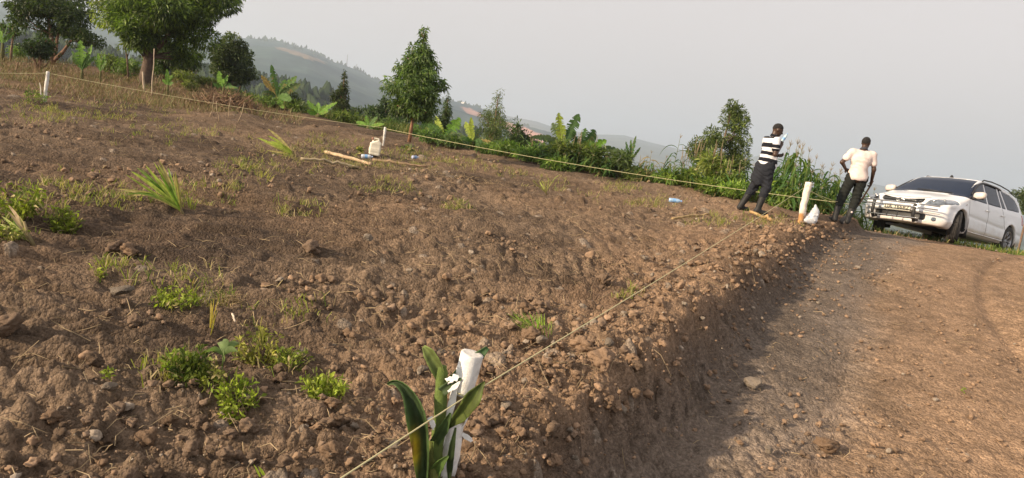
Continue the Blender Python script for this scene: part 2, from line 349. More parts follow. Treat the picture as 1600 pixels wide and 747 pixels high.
# ------------------------------------------------------------------ ground: one sheet on a polar grid, split by zone into terrace, bank, road and valley side
DK = np.array([.088, .062, .044]); BR = np.array([.205, .143, .096]); RD = np.array([.268, .174, .108]); GY = np.array([.27, .225, .18]); TN = np.array([.275, .187, .122])
def ground_grid(th, rr, name_map):
    R_, T_ = np.meshgrid(rr, th, indexing='ij'); x = R_ * np.sin(T_); y = R_ * np.cos(T_)
    sp = np.gradient(rr)[:, None] + 0 * T_; sp = np.maximum(sp, R_ * np.gradient(th)[None, :])
    z, s, b, idc, mott, hb = detail(x, y, sp)
    # colours of the earth, with shade painted in along the bank
    m = np.clip(.58 + 1.15 * mott + .55 * fbm(x * 1.3, y * 1.3, 4, 201), 0, 1)[..., None]
    c = DK + (BR - DK) * m
    red = np.clip(fbm(x / 1.4 + 5, y / 1.4, 4, 211) * 1.6 + .25 - .35 * (x < -2) + .4 * np.exp(-((x - edge_x(y) + .5) / .9) ** 2), 0, 1)[..., None]
    c = c + (RD - c) * red * .55
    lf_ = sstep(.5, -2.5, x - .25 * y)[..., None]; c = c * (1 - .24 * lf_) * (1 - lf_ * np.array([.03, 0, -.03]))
    c = c * (1 + .25 * fbm(x * 9, y * 9, 3, 221)[..., None])
    rdc = BR * .95 + (TN - BR) * np.clip(.45 + fbm(x / .9, y / 1.6, 4, 231) * 1.3, 0, 1)[..., None]
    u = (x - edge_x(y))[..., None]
    rdc = rdc * (1 - .30 * np.exp(-((u - .45) / .75) ** 2)) + (RD - rdc) * .45 * sstep(1.3, 2.4, u)  # bank's shadow painted over grey soil at its foot; sunlit road beyond reddened
    gr = rdc.mean(-1, keepdims=True) * np.array([1.12, .98, .86]); rdc = rdc + (gr - rdc) * np.clip(.65 - sstep(.9, 1.9, u + .35 * fbm(x, y, 3, 233)[..., None]), 0, 1)  # greys the same strip: grey soil and painted shadow edge together
    rdc = rdc * (1 + .3 * fbm(x * 6, y * 6, 3, 232)[..., None])
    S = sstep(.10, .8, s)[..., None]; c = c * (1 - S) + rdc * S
    bk = (4 * s * (1 - s))[..., None]; c = c + (np.array([.125, .094, .072]) - c) * bk * .7  # bank face coloured darker and greyer, its shade put into the colour
    # odd stones: paler or greyer than the earth
    pale = ((idc > .90) & (hb > .006))[..., None]; c = np.where(pale, c * .35 + GY * .62, c)
    dark = ((idc > .0) & (idc < .2) & (hb > .006))[..., None]; c = np.where(dark, c * .72, c)
    # dry grassy slope beyond the left string
    dry = (sstep(15.5, 20, y - .62 * (x + 9)) * sstep(-.2, -.42, np.arctan2(x, y)))[..., None]
    c = c + (np.array([.155, .105, .065]) * (1 + .4 * fbm(x * 2, y * 2, 3, 241)[..., None]) - c) * dry * .8
    gb = sstep(.5, 3, b)[..., None]; c = c + (np.array([.055, .065, .028]) - c) * gb
    fw = sstep(100, 300, b)[..., None]
    c = c + (np.array([.045, .06, .035]) * (1 + .8 * fbm(x / 60, y / 60, 4, 251)[..., None]) - c) * fw
    nr, nt = R_.shape
    i, j = np.meshgrid(np.arange(nr - 1), np.arange(nt - 1), indexing='ij'); q = np.stack([i * nt + j, i * nt + j + 1, (i + 1) * nt + j + 1, (i + 1) * nt + j], -1)[..., ::-1]
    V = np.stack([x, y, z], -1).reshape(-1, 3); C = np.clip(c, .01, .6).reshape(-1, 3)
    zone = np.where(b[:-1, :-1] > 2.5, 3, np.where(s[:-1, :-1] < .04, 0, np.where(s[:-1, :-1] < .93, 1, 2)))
    out = {}
    for k in range(4):
        f = q[zone == k].reshape(-1, 4)
        if not len(f): continue
        used = np.unique(f); mp = np.full(len(V), -1); mp[used] = np.arange(len(used))
        out[k] = (V[used], mp[f], C[used])
    return out
def geo(a, b, k0, k1):
    r = [a]
    while r[-1] < b:
        t = min(1, math.log(r[-1] / a) / math.log(b / a)); r.append(r[-1] * (1 + k0 + (k1 - k0) * t))
    return np.array(r)
FINE = 1.0
rr = np.concatenate([geo(.8, 30, .0036 / FINE, .0024 / FINE), geo(30.2, 9500, .006, .03)])
zones = {0: MB(), 1: MB(), 2: MB(), 3: MB()}
for th in (np.radians(np.arange(-38, 38.01, .085 / FINE)),):
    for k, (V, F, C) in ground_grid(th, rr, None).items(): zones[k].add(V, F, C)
rrc = np.concatenate([geo(.8, 30, .012, .015), geo(30.7, 9500, .02, .05)])
for th in (np.radians(np.linspace(-85, -38, 150)), np.radians(np.linspace(38, 85, 150))):
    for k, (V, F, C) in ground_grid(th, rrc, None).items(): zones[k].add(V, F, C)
for k, (nm, lb) in enumerate((('ground', 'ploughed brown earth of the terraced plot with clods and sparse weeds'), ('earth_bank', 'low crumbling cut bank of earth between plot and dirt road'),
                 ('dirt_road', 'bare reddish dirt road with tyre marks to the right of the bank'), ('valley', 'green valley side falling away behind the plot'))):
    if zones[k].n:
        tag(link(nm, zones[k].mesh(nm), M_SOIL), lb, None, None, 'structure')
del zones

# ------------------------------------------------------------------ hills
def ridge(name, label, pts, D, foot, depth, base, amp, seed, c0, c1, th_step=.1, bare=()):
    pts = [(p[0], p[1]) for p in pts]
    W = np.array([unproj(px, py, 1.0) - CAM for px, py in pts]); th0 = np.arctan2(W[:, 0], W[:, 1]); el = W[:, 2] / np.hypot(W[:, 0], W[:, 1])
    th = np.radians(np.arange(np.degrees(th0[0]), np.degrees(th0[-1]), th_step)); rr_ = np.linspace(foot, D + depth, 130)
    R_, T_ = np.meshgrid(rr_, th, indexing='ij'); x = R_ * np.sin(T_); y = R_ * np.cos(T_)
    def zf(x, y):
        R_ = np.hypot(x, y); T_ = np.arctan2(x, y)
        top = np.interp(T_, th0, el) * D + CAMZ
        f = np.where(R_ < D, np.clip((R_ - foot + 30) / (D - foot), 0, 1) ** 1.25 if D < 1000 else sstep(foot - 100, D, R_) ** .8, 1 - .6 * sstep(D, D + depth, R_))
        g = fbm(x / (D / 9), y / (D / 9), 5, seed); gul = 1 - np.abs(fbm(x / (D / 6) + 3, y / (D / 6), 3, seed + 9))
        z = base + (top - base) * f + amp * g * f * (1 - np.exp(-((R_ - D) / (D * .06)) ** 2) * .85) - amp * .8 * (1 - gul) * f * (1 - f)
        return z + .05 * amp * fbm(x / 25, y / 25, 3, seed + 3)
    z = zf(x, y); g = fbm(x / 260, y / 260, 5, seed)
    v = np.clip(.5 + 1.4 * fbm(x / 150, y / 150, 5, seed + 21), 0, 1)[..., None]
    c = np.array(c0) + (np.array(c1) - np.array(c0)) * v
    for (bx, by, bw, bh, bc) in bare:
        U_ = np.stack([x, y, z], -1) - CAM; dz = U_ @ FWD; sx = 800 + FOC * (U_ @ RT) / dz; sy = 373.5 - FOC * (U_ @ UP) / dz
        tilt = .33 * (sx - bx); k = ((sx - bx) / bw) ** 2 + ((sy - by - tilt) / bh) ** 2 + .9 * fbm(x / 60, y / 60, 3, seed + 50)
        mk = (sstep(1.1, .8, k) * (R_ < D + 60))[..., None]; c = c + (np.array(bc) * (1 + .3 * g[..., None]) - c) * mk
    nr, nt = R_.shape; i, j = np.meshgrid(np.arange(nr - 1), np.arange(nt - 1), indexing='ij')
    q = np.stack([i * nt + j, i * nt + j + 1, (i + 1) * nt + j + 1, (i + 1) * nt + j], -1)[..., ::-1].reshape(-1, 4)
    tag(link(name, mesh_np(name, np.stack([x, y, z], -1).reshape(-1, 3), q, np.clip(c, .01, .6).reshape(-1, 3)), M_HILL), label, None, None, 'structure')
    return zf
HILL_PTS = [(-700, 0), (-300, -5), (0, 12), (160, 36), (250, 50), (340, 57), (380, 64), (427, 68), (483, 80), (521, 98), (563, 115), (604, 133), (650, 147), (704, 158), (745, 170), (785, 188), (820, 201), (857, 212), (900, 232), (1000, 270)]
hill_z = ridge('hill', 'long wooded hill in blue haze behind the trees', HILL_PTS, 2400, 700, 900, -62, 26, 300, (.010, .030, .028), (.042, .068, .052), bare=((738, 176, 16, 5, (.42, .22, .15)), (815, 206, 36, 8, (.55, .27, .18)), (470, 86, 40, 3.5, (.2, .15, .1))))
wood_z = ridge('wooded_hill', 'lower wooded spur between the plot and the long hill', [(-700, -30), (-300, 10), (0, 66), (200, 106), (300, 122), (400, 138), (480, 154), (560, 172), (640, 196), (700, 212), (780, 232), (870, 255), (960, 285)], 420, 70, 250, -60, 5, 360, (.03, .045, .02), (.07, .08, .04), th_step=.25, bare=())
ridge('distant_hill', 'fainter blue ridge beyond the bare quarry slope', [(600, 160), (700, 173), (790, 180), (837, 189), (867, 199), (900, 205), (931, 210), (975, 211), (1020, 223), (1058, 232), (1100, 246), (1200, 268), (1300, 292)], 4600, 2600, 900, -62, 30, 320, (.04, .06, .035), (.10, .11, .07))
ridge('distant_hill', 'faint twin topped hill behind the man in the striped shirt', [(1060, 262), (1100, 254), (1130, 245), (1153, 234), (1175, 246), (1200, 240), (1227, 246), (1267, 262), (1320, 278), (1420, 300), (1500, 315)], 5200, 3900, 900, -62, 30, 340, (.04, .06, .035), (.09, .10, .06))

# haze: a closed box round everything below the sky
hb = bpy.data.meshes.new('haze'); HX = 11000; z0_, z1_ = -130, 330
hv = [(x, y, z) for z in (z0_, z1_) for y in (-HX, HX) for x in (-HX, HX)]
hb.from_pydata(hv, [], [(0, 2, 3, 1), (4, 5, 7, 6), (0, 1, 5, 4), (2, 6, 7, 3), (0, 4, 6, 2), (1, 3, 7, 5)])
hm = bpy.data.materials.new('haze'); hm.use_nodes = True; hn = hm.node_tree.nodes; hl = hm.node_tree.links
hn.remove(hn['Principled BSDF']); pv = hn.new('ShaderNodeVolumePrincipled'); pv.inputs['Color'].default_value = (.70, .81, .96, 1)
pv.inputs['Density'].default_value = 0.00032; pv.inputs['Anisotropy'].default_value = .2; hl.new(pv.outputs[0], hn['Material Output'].inputs['Volume'])
tag(link('haze', hb, hm), 'thin bluish haze filling the valley air', None, None, 'stuff')
# ------------------------------------------------------------------ vegetation builders
def nrm(v): v = np.asarray(v, float); return v / (np.linalg.norm(v) + 1e-12)
def pt(px, py): return hit(px, py)
def pxh(p, dpx): return dpx / FOC * float((np.asarray(p) - CAM) @ FWD)      # metres for a height or width in photo pixels at a point
def at_dist(px, py, Y):
    """a point on the land at distance Y in the direction of column px (used beyond the crest, where the land is hidden)"""
    p = unproj(px, py, Y); return np.array([p[0], p[1], ground_at(p[0], p[1])]), p[2]
def leaves(mb, cen, rad, n, L, W, rng, c0, c1, droop=.4, shell=.45, up=.2, cvar=.42):
    """n separate leaves spread through an ellipsoid; each a bent diamond of two triangles pairs"""
    d = rng.normal(size=(n, 3)); d /= np.linalg.norm(d, axis=1)[:, None]
    r = (shell + (1 - shell) * rng.random(n)) ** .6
    P = np.asarray(cen) + d * r[:, None] * np.asarray(rad)
    t = d * .8 + rng.normal(size=(n, 3)) * .7 + np.array([0, 0, up - droop]); t /= np.linalg.norm(t, axis=1)[:, None]
    s = np.cross(t, rng.normal(size=(n, 3))); s /= np.linalg.norm(s, axis=1)[:, None]
    l = L * (.6 + .7 * rng.random(n))[:, None]; w = W * (.6 + .7 * rng.random(n))[:, None]
    nn = np.cross(s, t)
    V = np.stack([P, P + t * l * .5 + s * w * .5 + nn * l * .08, P + t * l - np.array([0, 0, 1]) * l * .12, P + t * l * .5 - s * w * .5 + nn * l * .08], 1).reshape(-1, 3)
    F = np.arange(n * 4).reshape(n, 4)
    k = (rng.random(n) ** 1.3)[:, None]; c = np.asarray(c0) + (np.asarray(c1) - np.asarray(c0)) * k; c = c * 1.4 * (1 - cvar + 2 * cvar * rng.random())
    mb.add(V, F, np.repeat(c, 4, 0)); return mb
def crown_mb(blobs, rng, L, W, dens, c0, c1, **k):
    mb = MB()
    for (c, r) in blobs:
        r = np.broadcast_to(np.asarray(r, float), (3,)); leaves(mb, c, r, int(dens * (r[0] * r[1] + r[1] * r[2] + r[0] * r[2]) / 3 * 4 + 8), L, W, rng, c0, c1, **k)
    return mb
def limb_mb(segs, c=(.14, .10, .075)):
    mb = MB()
    for (p, r, n) in segs:
        V, F = tube_vf(p, r, n); mb.add(V, F, c)
    return mb
def bent(a, b, k, rng, amp):
    a = np.asarray(a, float); b = np.asarray(b, float); t = np.linspace(0, 1, k)[:, None]
    o = rng.normal(size=(k, 3)) * amp * np.linalg.norm(b - a); o[0] = o[-1] = 0
    o = (o + np.roll(o, 1, 0) + np.roll(o, -1, 0)) / 3 * np.sin(t * pi)
    return a + (b - a) * t + o
def tree(name, label, base, H, cw, trunk_r, rng, blobs, L, W, dens, c0, c1, bark=(.15, .105, .075), limbs=(), sub=8, group=None, cat='tree', **k):
    """blobs: list of (x, y, z, rx, rz) in units of metres from the base; every blob gets smaller clumps round it, and a limb reaches it"""
    root = thing(name, label, cat, base, group=group)
    bl = []
    for (x, y, z, rx, rz) in blobs:
        for q in range(sub):
            d = nrm(rng.normal(size=3)); m = .55 + .35 * rng.random()
            s = .34 + .3 * rng.random()
            bl.append((np.array([x, y, z]) + d * np.array([rx, rx, rz]) * m, np.array([rx * s, rx * s, rz * s])))
        bl.append((np.array([x, y, z]), np.array([rx, rx, rz]) * .6))
    mb = crown_mb(bl, rng, L, W, dens, c0, c1, **k)
    segs = []; top = np.array([0, 0, H])
    for (p, r0, r1) in limbs:
        P = np.array(p, float)
        if len(P) == 2: P = bent(P[0], P[1], 7, rng, .05)
        segs.append((P, np.linspace(r0, r1, len(P)), 9))
        tip = P[-1]
    for (c, r) in bl[::2]:
        j = min(range(len(segs)), key=lambda q: min(np.linalg.norm(segs[q][0] - c, axis=1)) if q < len(limbs) else 1e9)
        P = segs[j][0]; i = int(np.argmin(np.linalg.norm(P - c, axis=1) + (P[:, 2] > c[2]) * .5))
        segs.append((bent(P[i], c, 6, rng, .08), np.linspace(segs[j][1][i] * .45, .006, 6), 5))
    link('crown', mb.mesh('crown', False), M_LEAF, root)
    link('trunk', limb_mb(segs, bark).mesh('trunk'), M_BARK, root)
    return root
G_DK = (.020, .038, .012); G_MD = (.045, .080, .022); G_LT = (.10, .15, .03); G_YL = (.20, .22, .035); G_BR = (.12, .20, .03)

# ------------------------------------------------------------------ big mango tree on the slope
def fit(px, py, Y=None):
    if Y is None: p = pt(px, py); return p, pxh(p, 1)
    p, z = at_dist(px, py, Y); return p, pxh(p, 1)
def trunk_up(base, dx, dz, dy=0): return (dx, dy, dz)
R1 = np.random.default_rng(3)
b, s = fit(228, 128, 23.0); print('mango', b, s)
tree('mango_tree', 'big broad mango tree with thick trunk and yellow green leaf tips', b, 4, 4, .2, R1,
     [(-.35, 0, 84 * s, 40 * s, 28 * s), (60 * s, .2, 95 * s, 42 * s, 32 * s), (20 * s, -.3, 120 * s, 60 * s, 34 * s), (80 * s, 0, 135 * s, 42 * s, 28 * s), (-35 * s, .2, 118 * s, 34 * s, 26 * s), (-10 * s, .3, 160 * s, 55 * s, 35 * s), (52 * s, .3, 165 * s, 55 * s, 32 * s), (45 * s, .5, 58 * s, 22 * s, 14 * s), (-5 * s, -.4, 66 * s, 20 * s, 16 * s)],
     .17, .040, 700, (.025, .045, .014), (.13, .18, .03), bark=(.11, .08, .06),
     limbs=[([(0, 0, -.15), (-.02, 0, .35), (.03, 0, .8), (.06, .02, 1.4), (.1, 0, 2.4)], 10.0 * s, .09), ([(.03, 0, .9), (.6, .1, 1.7), (1.3, .1, 2.3)], .1, .04), ([(.03, 0, .9), (-.5, .1, 1.8), (-.8, .1, 2.6)], .1, .04)], sub=9, droop=.75)
b2, s2 = fit(178, 100, 24.0)
mb = MB()
tree('leafy_branch_tree', 'bright yellow green tree crown left of the mango trunk', b2 + [0.0, .4, 0], 3, 2, .06, R1,
     [(-5 * s2, 0, 92 * s2, 32 * s2, 22 * s2), (12 * s2, 0, 62 * s2, 18 * s2, 16 * s2), (-25 * s2, 0, 112 * s2, 22 * s2, 14 * s2)], .15, .036, 420, (.06, .085, .018), (.20, .24, .03),
     limbs=[([(.3, 0, -.1), (.2, 0, .7), (0, 0, 1.6)], .035, .015)], sub=7, droop=.7)
# twin-stemmed dark tree further left
b3, s3 = fit(84, 82, 27.0)
tree('spreading_tree', 'dark spreading tree with three forked pale stems at the far left', b3, 3, 3, .1, R1,
     [(-25 * s3, 0, 78 * s3, 42 * s3, 24 * s3), (30 * s3, .2, 70 * s3, 38 * s3, 26 * s3), (52 * s3, 0, 42 * s3, 22 * s3, 18 * s3), (-55 * s3, 0, 62 * s3, 24 * s3, 14 * s3), (0, 0, 100 * s3, 60 * s3, 26 * s3), (-14 * s3, .2, 52 * s3, 20 * s3, 14 * s3)],
     .13, .05, 420, G_DK, (.065, .085, .028), bark=(.21, .13, .09),
     limbs=[([(0, 0, -.1), (-.06, 0, .5), (-.14, 0, 1.0), (-.25, 0, 1.6)], .10, .05), ([(0, 0, 0), (.08, 0, .5), (.12, 0, 1.1), (.2, .1, 1.7)], .07, .03), ([(.05, 0, .1), (.35, 0, .45), (.6, 0, .85), (1.0, 0, 1.25)], .075, .03)], sub=8, droop=.3)
b4, s4 = fit(17, 78, 27.0)
tree('slender_tree', 'slender sparse tree with a leaning stem at the left border', b4, 2, 1, .05, R1,
     [(3 * s4, 0, 44 * s4, 13 * s4, 8 * s4), (-14 * s4, 0, 52 * s4, 10 * s4, 6 * s4), (10 * s4, 0, 58 * s4, 12 * s4, 7 * s4)], .13, .05, 300, G_DK, G_LT, bark=(.2, .14, .1),
     limbs=[([(0, 0, -.1), (.02, 0, .4), (.06, 0, .8), (.03, 0, 1.3)], .05, .025)], sub=5)
# round dense tree
b5, s5 = fit(362, 150, 34.0); b5 = b5.copy(); o5 = unproj(362, 92, 34.0)
h5 = o5[2] - b5[2]
tree('round_tree', 'round dense dark tree standing right of the mango tree', b5, 3, 3, .1, R1,
     [(-4 * s5, 0, h5 + 8 * s5, 24 * s5, 22 * s5), (14 * s5, 0, h5 + 4 * s5, 20 * s5, 20 * s5), (-16 * s5, 0, h5 - 16 * s5, 20 * s5, 20 * s5), (14 * s5, 0, h5 - 22 * s5, 19 * s5, 14 * s5), (0, 0, h5 - 6 * s5, 30 * s5, 28 * s5)],
     .13, .06, 520, (.022, .034, .014), (.07, .085, .03), limbs=[([(0, 0, -.2), (0, 0, h5 * .5), (0, 0, h5)], .16, .06)], sub=10, droop=.2)
def far_tree(name, label, px, ytop, ybase, wpx, Y, c0, c1, L=.13, W=.03, dens=420, shape='cone', droop=.6, trunk=.05, ground=None, bark=(.2, .13, .09), group=None, seed=5, nb=6):
    """tree rooted on the hidden slope at distance Y; ybase is where the photo's crown ends"""
    rng = np.random.default_rng(seed); g, z = at_dist(px, ybase, Y); s = pxh(np.array([g[0], g[1], z]), 1)
    zb = z - g[2]; Hc = (ybase - ytop) * s; wr = wpx * s / 2; bl = []
    for i in range(nb):
        t = (i + .5) / nb
        w = wr * {'cone': (1 - t) ** .75 * 1.05 + .08, 'egg': 1.12 * sin(pi * min(1, (t * .86 + .12))) ** .8, 'col': .95 - .4 * t}[shape]
        for q in range(3 if t < .7 else 1):
            a = rng.random() * 6.28; m = w * .42 * (t < .85)
            bl.append((m * cos(a), m * sin(a), zb + Hc * t, max(w * .72, .06), Hc / nb * .9))
    return tree(name, label, g, 0, 0, 0, rng, bl, L, W, dens, c0, c1, bark=bark, limbs=[([(0, 0, -.1), (0, 0, zb + Hc * .3), (.02, 0, zb + Hc * .92)], trunk, .012)], sub=5, droop=droop, group=group)
eb, es = fit(640, 216)
EU = []
for i in range(9):
    t = i / 8; w = (56 * (1 - max(0, t - .32) / .68) ** .75 if t > .32 else 44 + 12 * t / .32) * es * .86
    for q in range(4 if t < .8 else 1):
        a = q * 1.7 + i; m = .5 * w if t < .8 else 0
        EU.append((m * cos(a) + .04 * t, m * sin(a), (44 + 112 * t) * es, max(.5 * w, 7 * es), 13 * es))
tree('eucalyptus_tree', 'tall conical eucalyptus tree with thin bare trunk behind the far string', eb, 0, 0, 0, np.random.default_rng(21), EU, .11, .030, 1050, (.035, .065, .022), (.13, .18, .05),
     bark=(.27, .15, .09), limbs=[([(0, 0, -.1), (.02, 0, 30 * es), (.05, 0, 60 * es), (.05, 0, 100 * es), (.04, 0, 152 * es)], 3.0 * es, .01)], sub=5, droop=.9)
far_tree('eucalyptus_tree', 'small eucalyptus tree close behind the tall conical one', 692, 150, 212, 32, 27, (.025, .045, .018), (.07, .10, .03), seed=6)
far_tree('eucalyptus_tree', 'narrow egg shaped eucalyptus tree above the banana leaves in the middle', 767, 146, 232, 45, 24, (.045, .07, .025), (.13, .16, .05), L=.12, W=.022, shape='egg', dens=330, seed=7, droop=1.0)
far_tree('conical_tree', 'slim dark conical tree left of the tall eucalyptus', 531, 114, 182, 35, 32, (.018, .032, .012), (.065, .075, .022), L=.12, W=.04, shape='cone', dens=560, seed=8)
far_tree('bushy_tree', 'dark bushy tree behind the white marker of the far corner', 598, 153, 215, 70, 30, (.018, .035, .014), (.06, .09, .03), L=.13, W=.05, shape='egg', seed=9)
far_tree('bushy_tree', 'low grey green bushy tree left of the tall eucalyptus trunk', 556, 168, 205, 50, 36, (.02, .04, .018), (.055, .08, .03), L=.14, W=.05, shape='egg', seed=10)
far_tree('young_mango_tree', 'small dark young mango tree with drooping leaves in the middle', 803, 192, 240, 32, 21, (.018, .038, .014), (.07, .10, .03), L=.16, W=.035, dens=330, shape='egg', seed=12)
b, s = fit(1117, 285, 19.5)
z6 = unproj(1117, 270, 19.5)[2] - b[2]
tree('leaning_tree', 'leafy green tree with two lobed crown left of the striped shirt man', b, 0, 0, 0, np.random.default_rng(31),
     [(-30 * s, 0, z6 + 30 * s, 17 * s, 20 * s), (-12 * s, 0, z6 + 48 * s, 17 * s, 19 * s), (12 * s, 0, z6 + 78 * s, 21 * s, 20 * s), (12 * s, 0, z6 + 98 * s, 14 * s, 13 * s), (18 * s, 0, z6 + 48 * s, 24 * s, 22 * s), (-4 * s, 0, z6 + 18 * s, 36 * s, 18 * s), (28 * s, 0, z6 + 16 * s, 20 * s, 18 * s)],
     .11, .028, 1150, (.035, .055, .02), (.13, .16, .04), limbs=[([(0, 0, -.2), (0, 0, z6 * .6), (.02, 0, z6 + 40 * s), (.1, 0, z6 + 95 * s)], .07, .015)], sub=7, droop=.1)
far_tree('eucalyptus_tree', 'young leafy tree cut by the right border behind the white car', 1606, 277, 330, 42, 27, (.03, .05, .02), (.10, .12, .035), seed=14, shape='egg')
far_tree('small_tree', 'small dark tree below the bare quarry slope', 829, 214, 232, 18, 60, (.018, .03, .014), (.05, .07, .025), L=.2, W=.09, shape='egg', seed=15, dens=200)
far_tree('slim_tree', 'slim stemmed tree standing just right of the mango trunk', 258, 60, 104, 58, 27, (.03, .05, .018), (.08, .11, .03), seed=16, shape='egg', trunk=.055)
far_tree('slim_tree', 'fine leaved tree hanging under the right edge of the mango crown', 300, 72, 108, 44, 27, (.03, .05, .022), (.07, .10, .035), seed=17, shape='egg', L=.1, dens=260)
far_tree('shrub_tree', 'dark green round bush left of the forked stems', 62, 54, 88, 44, 24, (.022, .042, .016), (.055, .085, .028), seed=18, shape='egg', L=.09, W=.035, dens=800)

# wooded slopes below the hill: trees too far away to count
rngw = np.random.default_rng(90); mbw = MB()
def _mini(mb, p, h, w, kind, rng):
    ring = 6; zz = np.array([0, .25, .6, 1.0]) * h
    ww = np.array([.5, 1, .62, .05]) * w if kind else np.array([.55, 1, .85, .2]) * w
    V = np.concatenate([p + np.stack([np.cos(np.arange(ring) * 2 * pi / ring + rng.random()) * ww[i] * (1 + .35 * rng.normal(size=ring)), np.sin(np.arange(ring) * 2 * pi / ring) * ww[i], np.full(ring, zz[i]) + rng.normal(size=ring) * h * .05], 1) for i in range(4)])
    i, j = np.meshgrid(np.arange(3), np.arange(ring), indexing='ij'); i = i.ravel(); j = j.ravel(); j2 = (j + 1) % ring
    mb.add(V, np.stack([i * ring + j, i * ring + j2, (i + 1) * ring + j2, (i + 1) * ring + j], 1), np.array([.018, .032, .016]) + np.array([.03, .035, .012]) * rng.random())
NW = 4200; thw = np.radians(rngw.uniform(-48, 12, NW)); rw = 120 + 320 * rngw.random(NW) ** .8
xw, yw = rw * np.sin(thw), rw * np.cos(thw); gw = wood_z(xw, yw); okw = (gw > HT(xw, yw)) & (fbm(xw / 50, yw / 50, 3, 400) > -.22)
for x, y, gz in zip(xw[okw], yw[okw], gw[okw]):
    h = rngw.uniform(5, 10); _mini(mbw, np.array([x, y, gz - .5]), h, h * rngw.uniform(.26, .42), rngw.random() < .22, rngw)
tag(link('far_wood', mbw.mesh('far_wood', False), M_HILL), 'dense dark wood on the hillside beyond the plot', None, None, 'stuff')
mbw = MB()
for q in range(260):                                        # lone trees along the skyline of the long hill
    px = rngw.uniform(330, 860); W_ = unproj(px, 100, 1) - CAM; th = atan2(W_[0], W_[1]); r = 2400 + rngw.uniform(-220, 15)
    x, y = r * sin(th), r * cos(th); gz = float(hill_z(np.array([x]), np.array([y]))[0])
    h = rngw.uniform(5, 13); _mini(mbw, np.array([x, y, gz - 2]), h, h * rngw.uniform(.3, .6), rngw.random() < .4, rngw)
tag(link('ridge_trees', mbw.mesh('ridge_trees', False), M_HILL), 'tiny scattered trees along the crest of the long hill', None, None, 'stuff')

for (px, py, D, fz, lb) in ((838, 201, 2350, hill_z, 'tiny white house at the top of the bare quarry slope'), (608, 141, 2330, hill_z, 'tiny pale house high on the long hill'), (722, 180, 2200, hill_z, 'tiny house left of the small bare patch on the long hill')):
    W_ = unproj(px, py, 1) - CAM; th = atan2(W_[0], W_[1]); x, y = D * sin(th), D * cos(th); z = float(fz(np.array([x]), np.array([y]))[0]); rt_ = thing('house', lb, 'house', (x, y, z), (0, 0, px))
    mb = MB(); w_, d_, h_ = 6., 4., 3.2; c8 = np.array([(a, b_, c) for a in (-w_, w_) for b_ in (-d_, d_) for c in (-3, h_)]); mb.add(c8, np.array([(0, 1, 3, 2), (4, 6, 7, 5), (0, 4, 5, 1), (2, 3, 7, 6), (0, 2, 6, 4), (1, 5, 7, 3)]), (.7, .68, .62)); link('wall', mb.mesh('wall', False), M_HILL, rt_)
    mb = MB(); mb.add([(-w_ - .5, -d_ - .5, h_), (w_ + .5, -d_ - .5, h_), (w_ + .5, 0, h_ + 2.2), (-w_ - .5, 0, h_ + 2.2), (w_ + .5, d_ + .5, h_), (-w_ - .5, d_ + .5, h_)], np.array([(0, 1, 2, 3), (3, 2, 4, 5)]), (.45, .42, .40)); link('roof', mb.mesh('roof', False), M_HILL, rt_)
